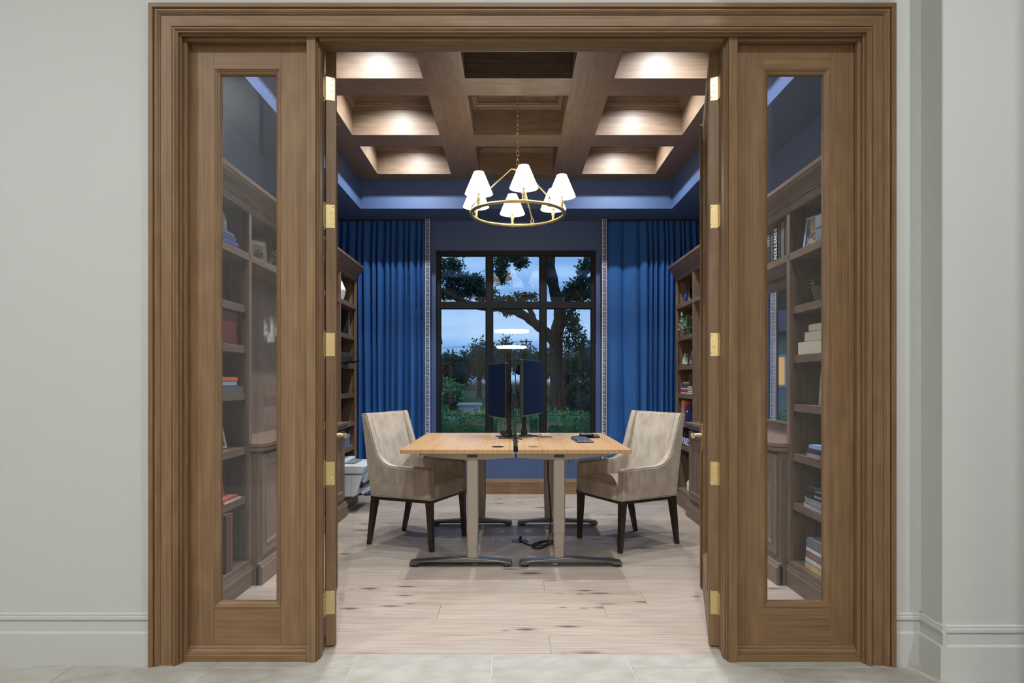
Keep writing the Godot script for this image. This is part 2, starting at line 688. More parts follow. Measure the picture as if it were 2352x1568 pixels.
	var weave := image_from(64, 64, func(x: int, y: int) -> Color:
		var t := 0.5 + 0.5 * sin(x * TAU / 4.0) * sin(y * TAU / 4.0)
		return Color(0.90, 0.90, 0.90).lerp(Color.WHITE, t))
	var cu := tex(mat("navy_linen", lin(0.036, 0.128, 0.375), 0.85, 0.0, 0.25), weave, 6.0, 6.0)
	cu.rim_enabled = true
	cu.rim = 0.1
	cu.rim_tint = 0.9
	tex(mat("greek_key", Color.WHITE, 0.8, 0.0, 0.3), key_texture(), 1.0, 1.0)
	mat("trim_white", lin(0.55, 0.55, 0.60), 0.8)
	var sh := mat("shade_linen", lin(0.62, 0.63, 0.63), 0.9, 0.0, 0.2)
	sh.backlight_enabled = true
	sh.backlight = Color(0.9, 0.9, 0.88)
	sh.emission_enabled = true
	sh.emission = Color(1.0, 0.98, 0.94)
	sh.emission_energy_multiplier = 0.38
	glow("bulb_glow", Color(1.0, 0.96, 0.88), 22.0)
	glow("can_lens_glow", Color(1.0, 0.97, 0.94), 9.0)
	glow("ring_glow", Color(1.0, 0.98, 0.95), 14.0)


# Greek key band: navy on off-white, one unit 0.052 wide by 0.047 tall
func key_texture() -> ImageTexture:
	var navy := Color(0.10, 0.12, 0.24)
	var pale := Color(0.80, 0.80, 0.86)
	return image_from(96, 96, func(x: int, y: int) -> Color:
		if x < 15 or x >= 81:
			return pale
		# one meander line: full bar, down the left, hook inwards, down the right
		var u := (x - 15) / 66.0
		var q := y / 96.0
		var t := 0.085
		var on := q < t or q > 1.0 - t
		on = on or (u < 0.20 and q < 0.74)
		on = on or (absf(q - 0.66) < t and u < 0.60)
		on = on or (absf(u - 0.50) < 0.10 and q > 0.25 and q < 0.74)
		on = on or (absf(q - 0.333) < t and u > 0.40)
		on = on or (u > 0.80 and q > 0.25)
		return navy if on else pale)


# ---------------------------------------------------------------- shell of the two rooms
func structure(nm: String, label: String, cat: String) -> Node3D:
	return thing(nm, label, cat, Vector3.ZERO, "", "structure")

func build_shell() -> void:
	var gp: Material = mats.greige_paint
	var nv: Material = mats.navy_paint
	# wall with the doorway: greige skin to the foyer, navy skin to the study
	var w := structure("wall_front", "greige painted foyer wall around the stained oak doorway", "wall")
	part(w, "foyer_face", bb(-6.0, -1.57, 0, 5.2, 2.79, 2.86), gp)
	part(w, "foyer_face", bb(1.57, 1.727, 0, 5.2, 2.79, 2.86), gp)
	part(w, "foyer_face", bb(1.727, 5.0, 0, 5.2, 2.65, 2.86, 0.004), gp)
	part(w, "foyer_face", bb(-1.57, 1.57, 2.80, 5.2, 2.79, 2.86), gp)
	part(w, "study_face", bb(-2.1, -1.52, 0, 3.75, 2.86, 2.93), nv)
	part(w, "study_face", bb(1.52, 2.1, 0, 3.75, 2.86, 2.93), nv)
	part(w, "study_face", bb(-1.52, 1.52, 2.755, 3.75, 2.86, 2.93), nv)
	solo("wall_left", bb(-2.1, -1.96, 0, 3.75, 2.93, 7.17), nv, "navy study wall behind the bookcase with the printer", "wall", "", "structure")
	solo("wall_right", bb(1.96, 2.1, 0, 3.75, 2.93, 7.17), nv, "navy study wall behind the bookcase with the mirror", "wall", "", "structure")
	var b := structure("wall_back", "navy wall around the large grid window", "wall")
	part(b, "wall_panel", bb(-1.96, -0.866, 0, 3.75, 6.97, 7.17), nv)
	part(b, "wall_panel", bb(0.866, 1.96, 0, 3.75, 6.97, 7.17), nv)
	part(b, "wall_panel", bb(-0.866, 0.866, 2.635, 3.75, 6.97, 7.17), nv)
	part(b, "wall_panel", bb(-0.866, 0.866, 0, 0.44, 6.97, 7.17), nv)
	# oak baseboard under the window
	var prof := [Vector2(0, 0), Vector2(0, 0.018), Vector2(0.135, 0.018), Vector2(0.150, 0.012), Vector2(0.158, 0.014), Vector2(0.165, 0.006), Vector2(0.165, 0)]
	var bo := wb(0)
	bo.mold(V(-1.96, 0, 6.97), V(1.96, 0, 6.97), Vector3.UP, Vector3(0, 0, 1), prof)
	var bbk := structure("baseboard_back", "stained oak baseboard under the window", "baseboard")
	part(bbk, "board", bo, mats.baseboard_oak)
	# foyer baseboards: tall, stepped, painted with the wall
	var fp := [Vector2(0, 0), Vector2(0, 0.024), Vector2(0.136, 0.024), Vector2(0.143, 0.015), Vector2(0.190, 0.015), Vector2(0.194, 0.022), Vector2(0.206, 0.022), Vector2(0.210, 0.014), Vector2(0.216, 0.016), Vector2(0.222, 0.010), Vector2(0.222, 0)]
	var gt: Material = mats.greige_trim
	var l := wb(0)
	l.mold(V(-6.0, 0, 2.79), V(-1.597, 0, 2.79), Vector3.UP, Vector3(0, 0, 1), fp)
	var bl := structure("baseboard_left", "stepped greige baseboard left of the doorway", "baseboard")
	part(bl, "board", l, gt)
	var br := structure("baseboard_right", "stepped greige baseboard turning around the wall step", "baseboard")
	var r1 := wb(0)
	r1.mold(V(1.597, 0, 2.79), V(1.727, 0, 2.79), Vector3.UP, Vector3(0, 0, 1), fp)
	part(br, "board", r1, gt)
	var r2 := wb(0)
	r2.mold(V(1.727, 0, 2.79), V(1.727, 0, 2.65 - 0.024), Vector3.UP, Vector3(-1, 0, 0), fp)
	part(br, "board", r2, gt)
	var r3 := wb(0)
	r3.mold(V(1.727 - 0.0, 0, 2.65), V(5.0, 0, 2.65), Vector3.UP, Vector3(0, 0, 1), fp)
	part(br, "board", r3, gt)
	# the foyer beyond the frame: what the panes mirror and the light bounces from
	solo("ceiling_foyer", bb(-6.0, 5.0, 5.2, 5.3, -8.0, 2.93), mats.white_ceiling, "high pale ceiling over the foyer", "ceiling", "", "structure")
	var o := structure("wall_foyer", "greige walls of the foyer behind the doorway view", "wall")
	part(o, "wall_panel", bb(-6.1, -6.0, 0, 5.2, -8.0, 2.93), gp)
	part(o, "wall_panel", bb(5.0, 5.1, 0, 5.2, -8.0, 2.93), gp)
	part(o, "wall_panel", bb(-6.0, 5.0, 0, 5.2, -8.1, -8.0), gp)
	part(o, "wall_panel", bb(-6.0, -3.0, 0, 5.2, -1.95, -1.8), gp)
	part(o, "wall_panel", bb(1.56, 2.0, 0, 5.2, 1.55, 1.75), gp)
	var r4 := wb(0)
	r4.mold(V(1.56, 0, 1.75), V(2.0, 0, 1.75), Vector3.UP, Vector3(0, 0, -1), fp)
	var bh := structure("baseboard_hall", "stepped greige baseboard of the foyer pier", "baseboard")
	part(bh, "board", r4, gt)
	# recessed foyer downlights
	for p in [Vector3(0.0, 5.2, 1.2), Vector3(-4.0, 5.2, 1.2), Vector3(3.0, 5.2, 0.9)]:
		downlight(p, HALL * (1.0 if p.x == 0.0 else (1.0 if p.x < 0.0 else 0.85)), HALLC, "recessed white downlight in the foyer ceiling", "foyer downlights", 76.0, 0.06, 0.5)
	# switch plate on the hall wall, seen as a faint reflection in the sidelight
	var sp := thing("switch_plate", "white wall switch plate in the side hall", "switch", V(1.83, 1.11, 1.753))
	part(sp, "plate", bx(Vector3.ZERO, Vector3(0.14, 0.12, 0.006), 0.002), mats.white_plastic)
	for k in 3:
		part(sp, "rocker", bx(Vector3(-0.04 + 0.04 * k, 0, -0.004), Vector3(0.028, 0.06, 0.006), 0.002), mats.white_plastic)


func downlight(p: Vector3, e: float, c: Color, label: String, group: String, cone: float, size: float, blend := 1.0) -> void:
	var t := thing("recessed_downlight", label, "ceiling light", p, group)
	var tr := wb()
	tr.lathe([Vector2(0.052, 0.004), Vector2(0.052, -0.002), Vector2(0.070, -0.004), Vector2(0.076, 0.0), Vector2(0.076, 0.004), Vector2(0.052, 0.004)], 28)
	part(t, "trim_ring", tr, mats.bronze if p.y < 4.0 else mats.white_plastic)
	var le := wb()
	le.lathe([Vector2(0, 0.001), Vector2(0.052, 0.001)], 24)
	part(t, "lamp_lens", le, mats.can_lens_glow)
	var s := SpotLight3D.new()
	s.name = "downlight_lamp"
	s.position = Vector3(0, -0.012, 0)
	s.rotation_degrees.x = -90
	s.light_energy = e
	s.light_color = c
	s.light_size = size
	s.spot_range = 14.0
	s.spot_attenuation = 2.0
	s.spot_angle = cone
	s.spot_angle_attenuation = blend
	s.shadow_enabled = true
	t.add_child(s)


# ---------------------------------------------------------------- tray and coffered ceiling
const CX := [-1.564, -1.354, -0.638, -0.358, 0.358, 0.638, 1.354, 1.564]
const CD := [3.39, 3.572, 4.302, 4.562, 5.292, 5.552, 6.284, 6.466]

func build_ceiling() -> void:
	var nv: Material = mats.navy_paint
	var bk: Material = mats.joinery_oak
	var s := structure("ceiling_tray", "navy dropped soffit that frames the coffered ceiling", "ceiling")
	part(s, "soffit", bb(-1.96, -1.564, 2.95, 3.75, 2.93, 6.97), nv)
	part(s, "soffit", bb(1.564, 1.96, 2.95, 3.75, 2.93, 6.97), nv)
	part(s, "soffit", bb(-1.564, 1.564, 2.95, 3.75, 6.466, 6.97), nv)
	part(s, "soffit", bb(-1.564, 1.564, 2.95, 3.75, 2.93, 3.39), nv)
	var c := structure("ceiling", "stained oak coffered ceiling of nine square coffers", "ceiling")
	part(c, "top_panel", bb(-1.564, 1.564, 3.66, 3.75, 3.39, 6.466), bk)
	# long beams run the whole way, cross beams sit between them
	for k in [0, 2, 4, 6]:
		part(c, "beam", bb(CX[k], CX[k + 1], 3.24, 3.66, 3.39, 6.466, 0.0, 2), bk)
	for k in [0, 2, 4, 6]:
		for j in [1, 3, 5]:
			part(c, "cross_beam", bb(CX[j], CX[j + 1], 3.2405, 3.66, CD[k], CD[k + 1], 0.0, 0), bk)
	# every coffer: cornice with a cove above it, and a flat oak panel
	var prof := [Vector2(-0.02, 0), Vector2(0.006, 0), Vector2(0.010, 0.006), Vector2(0.010, 0.012), Vector2(0.020, 0.016), Vector2(0.026, 0.026), Vector2(0.026, 0.032), Vector2(0.034, 0.035)]
	for k in 9:
		var t := PI / 2 * k / 8.0
		prof.append(Vector2(0.154 - 0.12 * cos(t), 0.035 + 0.125 * sin(t)))
	prof.append(Vector2(0.154, 0.19))
	prof.append(Vector2(-0.02, 0.19))
	for i in [1, 3, 5]:
		for j in [1, 3, 5]:
			var x0: float = CX[i]
			var x1: float = CX[i + 1]
			var d0: float = CD[j]
			var d1: float = CD[j + 1]
			var y := 3.45
			var cf := Node3D.new()
			cf.name = "coffer"
			c.add_child(cf, true)
			for e in [[V(x0, y, d0), V(x1, y, d0), Vector3(0, 0, -1)], [V(x0, y, d1), V(x1, y, d1), Vector3(0, 0, 1)], [V(x0, y, d0), V(x0, y, d1), Vector3(1, 0, 0)], [V(x1, y, d0), V(x1, y, d1), Vector3(-1, 0, 0)]]:
				var mo := wb()
				mo.mold(e[0], e[1], e[2], Vector3.UP, prof, 1.0, 1.0, false)
				part(cf, "cornice", mo, bk)
			part(cf, "panel", bb(x0 + 0.15, x1 - 0.15, 3.605, 3.625, d0 + 0.15, d1 - 0.15, 0.0, 0), bk)
			if i != 3:
				downlight(V((x0 + x1) / 2, 3.602, (d0 + d1) / 2), CAN, CANC, "small bronze rimmed downlight set in an oak ceiling coffer", "study downlights", 72.0, 0.03, 0.78)


# ---------------------------------------------------------------- floors
func build_floor() -> void:
	var f := structure("floor", "pale knotty oak plank floor of the study", "floor")
	part(f, "subfloor", bb(-2.0, 2.0, -0.08, -0.003, 2.885, 7.0), mats.plank_joint)
	var fixed := {0: [0.133], 1: [-1.5, 1.45], 2: [-0.43, 0.45], 3: [0.70, -1.2], 4: [0.147], 5: [-0.75, 1.2]}
	var d := 2.889
	var row := 0
	while d < 6.965:
		var d1 := minf(d + 0.2125, 6.968)
		var cuts := [-1.97]
		if fixed.has(row):
			var q: Array = fixed[row].duplicate()
			q.sort()
			cuts.append_array(q)
		else:
			var x := -1.97 + rng.randf_range(0.5, 1.9)
			while x < 1.6:
				cuts.append(x)
				x += rng.randf_range(1.1, 2.0)
		cuts.append(1.97)
		for k in cuts.size() - 1:
			var b := wb(0)
			b.box(V((cuts[k] + cuts[k + 1]) / 2, -0.008, (d + d1) / 2), Vector3(cuts[k + 1] - cuts[k] - 0.0012, 0.016, d1 - d - 0.0012), 0.0012)
			part(f, "plank", b, mats["oak_plank_%d" % (rng.randi() % 4)])
		d = d1
		row += 1
	# limestone in the foyer: long tiles laid away from the doorway, columns 0.595 wide
	var g := structure("floor_foyer", "pale limestone tile floor of the foyer", "floor")
	part(g, "bed", bb(-6.0, 5.0, -0.08, -0.003, -8.0, 2.885), mats.grout)
	var col := -9
	while col < 9:
		var x0 := -0.131 + col * 0.596
		var x1 := x0 + 0.596
		if x1 > 5.0 or x0 < -6.0:
			col += 1
			continue
		var e := 2.8865
		var first := 0.905 if col == -1 or col == 0 else (0.142 if absi(col) < 8 else 0.6)
		while e > -2.4:
			var e1 := e - first
			first = 0.905
			var b := wb(2)
			b.box(V((x0 + x1) / 2, -0.008, (e + e1) / 2), Vector3(0.596 - 0.003, 0.016, e - e1 - 0.003), 0.001)
			part(g, "tile", b, mats.limestone if rng.randf() < 0.5 else mats.limestone_pale)
			e = e1
		col += 1
	part(g, "great_room_slab", bb(-6.0, 5.0, -0.02, -0.001, -8.0, -2.5), mats.limestone)


# ---------------------------------------------------------------- oak screen: casing, sidelights, open doors
func build_portal() -> void:
	var ok: Material = mats.portal_oak
	var cas := [Vector2(0, 0), Vector2(0, 0.040), Vector2(0.002, 0.044), Vector2(0.019, 0.044), Vector2(0.0205, 0.040), Vector2(0.0205, 0.026), Vector2(0.024, 0.026), Vector2(0.024, 0.036), Vector2(0.027, 0.039), Vector2(0.032, 0.0385), Vector2(0.036, 0.035), Vector2(0.040, 0.030), Vector2(0.0435, 0.0265), Vector2(0.0445, 0.022), Vector2(0.047, 0.022), Vector2(0.0475, 0.0255), Vector2(0.092, 0.0255), Vector2(0.0935, 0.021), Vector2(0.0955, 0.021), Vector2(0.097, 0.028), Vector2(0.101, 0.0335), Vector2(0.106, 0.0335), Vector2(0.110, 0.029), Vector2(0.113, 0.024), Vector2(0.117, 0.0235), Vector2(0.117, 0)]
	var t := structure("trim_1", "stained oak moulded casing around the wide doorway", "door casing")
	for sx in [-1.0, 1.0]:
		var c := wb()
		c.mold(V(sx * 1.597, 0, 2.79), V(sx * 1.597, 2.835, 2.79), Vector3(-sx, 0, 0), Vector3(0, 0, 1), cas, 0.0, 1.0)
		part(t, "side_casing", c, ok)
	var hc := wb()
	hc.mold(V(-1.597, 2.835, 2.79), V(1.597, 2.835, 2.79), Vector3.DOWN, Vector3(0, 0, 1), cas, 1.0, 1.0)
	part(t, "head_casing", hc, ok)
	# jamb liners with their stops
	for sx in [-1.0, 1.0]:
		part(t, "jamb", bb(sx * 1.4805, sx * 1.56, 0, 2.78, 2.772, 2.93, 0.001), ok)
		part(t, "stop_bead", bb(sx * 1.472, sx * 1.4805, 0, 2.72, 2.783, 2.797, 0.002), ok)
		part(t, "stop_bead", bb(sx * 1.462, sx * 1.4805, 0, 2.72, 2.806, 2.836, 0.004), ok)
	part(t, "head_jamb", bb(-1.4805, 1.4805, 2.72, 2.79, 2.772, 2.93, 0.001, 0), ok)
	part(t, "stop_bead", bb(-1.472, 1.472, 2.712, 2.72, 2.783, 2.797, 0.002, 0), ok)
	for r in [[-1.462, -0.936], [-0.887, 0.887], [0.936, 1.462]]:
		part(t, "stop_bead", bb(r[0], r[1], 2.702, 2.72, 2.806, 2.836, 0.004, 0), ok)
	# posts between doors and sidelights
	for sx in [-1.0, 1.0]:
		part(t, "post", bb(sx * 0.897, sx * 0.936, 0, 2.72, 2.7955, 2.93, 0.0015), ok)
		part(t, "stop_bead", bb(sx * 0.886, sx * 0.897, 0, 2.702, 2.826, 2.866, 0.003), ok)
		part(t, "stop_bead", bb(sx * 0.891, sx * 0.897, 0, 2.702, 2.806, 2.817, 0.002), ok)
	# fixed sidelights
	var names_l := ["stained oak sidelight with tall pane before the printer bookcase", "stained oak sidelight with tall pane before the mirror bookcase"]
	for k in 2:
		var sx: float = [-1.0, 1.0][k]
		var d := structure("door_%d" % (k + 1), names_l[k], "sidelight")
		part(d, "stile", bb(sx * 0.936, sx * 1.066, 0.03, 2.72, 2.845, 2.89, 0.0008), ok)
		part(d, "stile", bb(sx * 1.359, sx * 1.4805, 0.03, 2.72, 2.845, 2.89, 0.0008), ok)
		part(d, "rail", bb(sx * 1.066, sx * 1.359, 2.60, 2.72, 2.845, 2.89, 0.0008, 0), ok)
		part(d, "rail", bb(sx * 1.066, sx * 1.359, 0.03, 0.222, 2.845, 2.89, 0.0008, 0), ok)
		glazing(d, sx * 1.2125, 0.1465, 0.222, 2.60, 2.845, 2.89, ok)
		part(d, "sill", bb(sx * 0.936, sx * 1.4805, 0, 0.030, 2.80, 2.89, 0.002, 0), ok)
		var sm := wb(0)
		sm.mold(V(minf(sx * 0.936, sx * 1.47), 0.030, 2.845), V(maxf(sx * 0.936, sx * 1.47), 0.030, 2.845), Vector3.UP, Vector3(0, 0, 1), [Vector2(0, 0), Vector2(0, 0.034), Vector2(0.006, 0.034), Vector2(0.008, 0.028), Vector2(0.016, 0.022), Vector2(0.020, 0.012), Vector2(0.026, 0.006), Vector2(0.026, 0)])
		part(d, "sill_moulding", sm, ok)
	# the two glazed doors, open into the study
	var labels := ["glazed oak door swung open beside the printer bookcase", "glazed oak door swung open beside the mirror bookcase"]
	for k in 2:
		var sx: float = [-1.0, 1.0][k]
		var d := structure("door_%d" % (k + 3), labels[k], "door")
		var ang := deg_to_rad(15.6 if k == 0 else 14.6)
		d.position = V(sx * (0.872 if k == 0 else 0.881), 0, 2.948)
		d.rotation.y = atan2(cos(ang), sx * sin(ang))
		leaf(d, sx, ok)


# beads and pane of a glazed opening centred on x, half width hw
func glazing(d: Node3D, x: float, hw: float, y0: float, y1: float, df: float, db: float, ok: Material) -> void:
	var bead := [Vector2(-0.001, -0.022), Vector2(-0.001, 0.003), Vector2(0.004, 0.003), Vector2(0.006, 0.0), Vector2(0.010, -0.0015), Vector2(0.014, -0.006), Vector2(0.019, -0.009), Vector2(0.023, -0.014), Vector2(0.023, -0.022)]
	for side in [[df, Vector3(0, 0, 1)], [db, Vector3(0, 0, -1)]]:
		var z: float = side[0]
		for e in [[V(x - hw, y0, z), V(x + hw, y0, z), Vector3.UP], [V(x - hw, y1, z), V(x + hw, y1, z), Vector3.DOWN], [V(x - hw, y0, z), V(x - hw, y1, z), Vector3(1, 0, 0)], [V(x + hw, y0, z), V(x + hw, y1, z), Vector3(-1, 0, 0)]]:
			var m := wb()
			m.mold(e[0], e[1], e[2], side[1], bead, 1.0, 1.0, false)
			part(d, "glazing_bead", m, ok)
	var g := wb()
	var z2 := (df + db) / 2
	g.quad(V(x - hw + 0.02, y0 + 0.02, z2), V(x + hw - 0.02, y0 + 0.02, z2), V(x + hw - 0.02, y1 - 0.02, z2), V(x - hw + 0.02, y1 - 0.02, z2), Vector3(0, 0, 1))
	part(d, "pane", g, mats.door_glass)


# door leaf in its own axes: x from the hinges, z through the thickness
func leaf(d: Node3D, sx: float, ok: Material) -> void:
	var w := 0.885
	var th := 0.047
	for r in [[0.0, 0.118], [w - 0.118, w]]:
		part(d, "stile", bx(Vector3((r[0] + r[1]) / 2, 1.3685, 0), Vector3(r[1] - r[0], 2.717, th), 0.002), ok)
	part(d, "rail", bx(Vector3(w / 2, 2.667, 0), Vector3(w - 0.236, 0.12, th), 0.002, 0), ok)
	part(d, "rail", bx(Vector3(w / 2, 0.116, 0), Vector3(w - 0.236, 0.212, th), 0.002, 0), ok)
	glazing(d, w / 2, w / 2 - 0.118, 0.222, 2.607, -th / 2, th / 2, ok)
	# astragal on the meeting stile
	part(d, "astragal", bx(Vector3(w - 0.006, 1.3685, -sx * 0.030), Vector3(0.045, 2.717, 0.014), 0.004), ok)
	for y in [2.557, 1.973, 1.387, 0.798, 0.208]:
		var h := Node3D.new()
		h.name = "hinge"
		d.add_child(h, true)
		h.position = Vector3(0, y, 0)
		part(h, "leaf_plate", bx(Vector3(-0.0008, 0, sx * 0.003), Vector3(0.0018, 0.107, 0.040), 0.0004), mats.brass)
		var b := wb()
		b.cyl(Vector3(-0.006, -0.058, sx * 0.0285), Vector3(-0.006, 0.058, sx * 0.0285), 0.0055, 0.0055, 12)
		b.lathe([Vector2(0, 0.066), Vector2(0.004, 0.063), Vector2(0.0035, 0.058)], 10, Transform3D(Basis(), Vector3(-0.006, 0, sx * 0.0285)))
		b.lathe([Vector2(0.0035, -0.058), Vector2(0.004, -0.063), Vector2(0, -0.066)], 10, Transform3D(Basis(), Vector3(-0.006, 0, sx * 0.0285)))
		part(h, "knuckle", b, mats.brass)
		var g := wb()
		for j in 4:
			g.box(Vector3(-0.006, -0.032 + j * 0.0215, sx * 0.0285), Vector3(0.0114, 0.0008, 0.0114))
		part(h, "knuckle_gap", g, mats.bronze)
		var s := wb()
		var zz := [0.012, 0.004, 0.004, 0.012]
		for j in 4:
			s.lathe([Vector2(0.0042, 0.0), Vector2(0.0036, 0.0008), Vector2(0.0016, 0.0003), Vector2(0, 0.0003)], 10, Transform3D(Basis(Vector3(0, 1, 0), Vector3(-1, 0, 0), Vector3(0, 0, 1)), Vector3(-0.0016, -0.040 + 0.0267 * j, sx * (0.002 - zz[j]))))
		part(h, "screws", s, mats.brass_screw)
		# plate let into the jamb, square to the room rather than to the leaf
		var jp := part(h, "jamb_plate", bx(Vector3.ZERO, Vector3(0.002, 0.107, 0.034), 0.0004), mats.brass)
		var inv := (d.transform * Transform3D(Basis(), h.position)).affine_inverse()
		jp.transform = Transform3D(inv.basis, inv * Vector3(sx * 0.8958, y, -2.922))
	# lever handles on both faces of the meeting stile
	for s in [-1.0, 1.0]:
		var ha := Node3D.new()
		ha.name = "handle"
		d.add_child(ha, true)
		ha.position = Vector3(w - 0.062, 0.905, s * th / 2)
		part(ha, "back_plate", bx(Vector3(0, -0.01, s * 0.003), Vector3(0.042, 0.155, 0.006), 0.002), mats.brass)
		var l := wb()
		l.cyl(Vector3(0, 0, 0), Vector3(0, 0, s * 0.05), 0.010, 0.009, 14)
		l.cyl(Vector3(0, 0, s * 0.018), Vector3(0, 0, s * 0.03), 0.013, 0.013, 14)
		l.cyl(Vector3(0.012, 0, s * 0.055), Vector3(-0.105, 0, s * 0.055), 0.0125, 0.0105, 14)
		part(ha, "lever", l, mats.brass)


# ---------------------------------------------------------------- window
func build_window() -> void:
	var m: Material = mats.window_bronze
	var w := structure("window_1", "dark bronze window of six panes looking at the oak", "window")
	var X := [-0.866, -0.321, -0.259, 0.265, 0.327, 0.866]
	var d0 := 7.03
	var d1 := 7.10
	part(w, "frame", bb(-0.866, -0.826, 0.44, 2.635, d0, d1, 0.002), m)
	part(w, "frame", bb(0.826, 0.866, 0.44, 2.635, d0, d1, 0.002), m)
	part(w, "frame", bb(-0.826, 0.826, 2.59, 2.635, d0, d1, 0.002, 0), m)
	part(w, "frame", bb(-0.826, 0.826, 0.44, 0.50, d0, d1, 0.002, 0), m)
	part(w, "mullion", bb(-0.321, -0.259, 0.50, 2.59, d0, d1, 0.002), m)
	part(w, "mullion", bb(0.265, 0.327, 0.50, 2.59, d0, d1, 0.002), m)
	for r in [[-0.826, -0.321], [-0.259, 0.265], [0.327, 0.826]]:
		part(w, "transom", bb(r[0], r[1], 2.015, 2.077, d0, d1, 0.002, 0), m)
		# inner beads of each light
		for q in [[0.50, 2.015], [2.077, 2.59]]:
			var g := wb()
			for z in [7.060, 7.078]:
				g.quad(V(r[0], q[0], z), V(r[1], q[0], z), V(r[1], q[1], z), V(r[0], q[1], z), Vector3(0, 0, 1))
			part(w, "pane", g, mats.window_glass)
			var s := wb()
			s.box(V((r[0] + r[1]) / 2, q[0] + 0.006, 7.045), Vector3(r[1] - r[0], 0.012, 0.012), 0.002)
			s.box(V((r[0] + r[1]) / 2, q[1] - 0.006, 7.045), Vector3(r[1] - r[0], 0.012, 0.012), 0.002)
			s.box(V(r[0] + 0.006, (q[0] + q[1]) / 2, 7.045), Vector3(0.012, q[1] - q[0] - 0.024, 0.012), 0.002)
			s.box(V(r[1] - 0.006, (q[0] + q[1]) / 2, 7.045), Vector3(0.012, q[1] - q[0] - 0.024, 0.012), 0.002)
			part(w, "glazing_stop", s, m)
	part(w, "sill", bb(-0.866, 0.866, 0.425, 0.445, 6.955, 7.04, 0.003, 0), mats.navy_paint)


# ---------------------------------------------------------------- bookcases
const SHELF_L_NEAR := [1.669, 1.430, 1.154, 0.830, 0.539]
const SHELF_R_NEAR := [1.663, 1.372, 1.084, 0.790, 0.500]
const SHELF_L_FAR := [1.674, 1.386, 1.100, 0.820, 0.580]
const SHELF_R_FAR := [1.664, 1.375, 1.097, 0.820, 0.590]
const FACE := 1.606

func build_joinery() -> void:
	for sx in [-1.0, 1.0]:
		var sideword := "printer" if sx < 0 else "mirror"
		tower(sx, 3.20, 3.87, SHELF_L_NEAR if sx < 0 else SHELF_R_NEAR, "tall oak shelf tower by the door on the %s side" % sideword)
		tower(sx, 5.85, 6.50, SHELF_L_FAR if sx < 0 else SHELF_R_FAR, "tall oak shelf tower by the curtain on the %s side" % sideword)
		hutch(sx, "oak upper shelf over the cabinet niche on the %s side" % sideword)
		cabinet(sx, "low oak cabinet with four panelled doors on the %s side" % sideword)
		counter(sx, "oak countertop with clipped corners on the %s side" % sideword)


func sxbox(sx: float, x0: float, x1: float, y0: float, y1: float, d0: float, d1: float, ch := 0.001, grain := 1) -> MB:
	return bb(sx * x0, sx * x1, y0, y1, d0, d1, ch, grain)

func crown(sx: float, t: Node3D, d0: float, d1: float) -> void:
	var p := [Vector2(0, 0), Vector2(0, 0.008), Vector2(0.012, 0.010), Vector2(0.016, 0.018), Vector2(0.026, 0.020), Vector2(0.036, 0.030), Vector2(0.052, 0.042), Vector2(0.066, 0.047), Vector2(0.068, 0.054), Vector2(0.082, 0.056), Vector2(0.086, 0.064), Vector2(0.104, 0.066), Vector2(0.110, 0.060), Vector2(0.110, -0.02), Vector2(0, -0.02)]
	var m := wb(2)
	m.mold(V(sx * FACE, 2.27, d0), V(sx * FACE, 2.27, d1), Vector3.UP, Vector3(-sx, 0, 0), p)
	part(t, "crown", m, mats.joinery_oak)

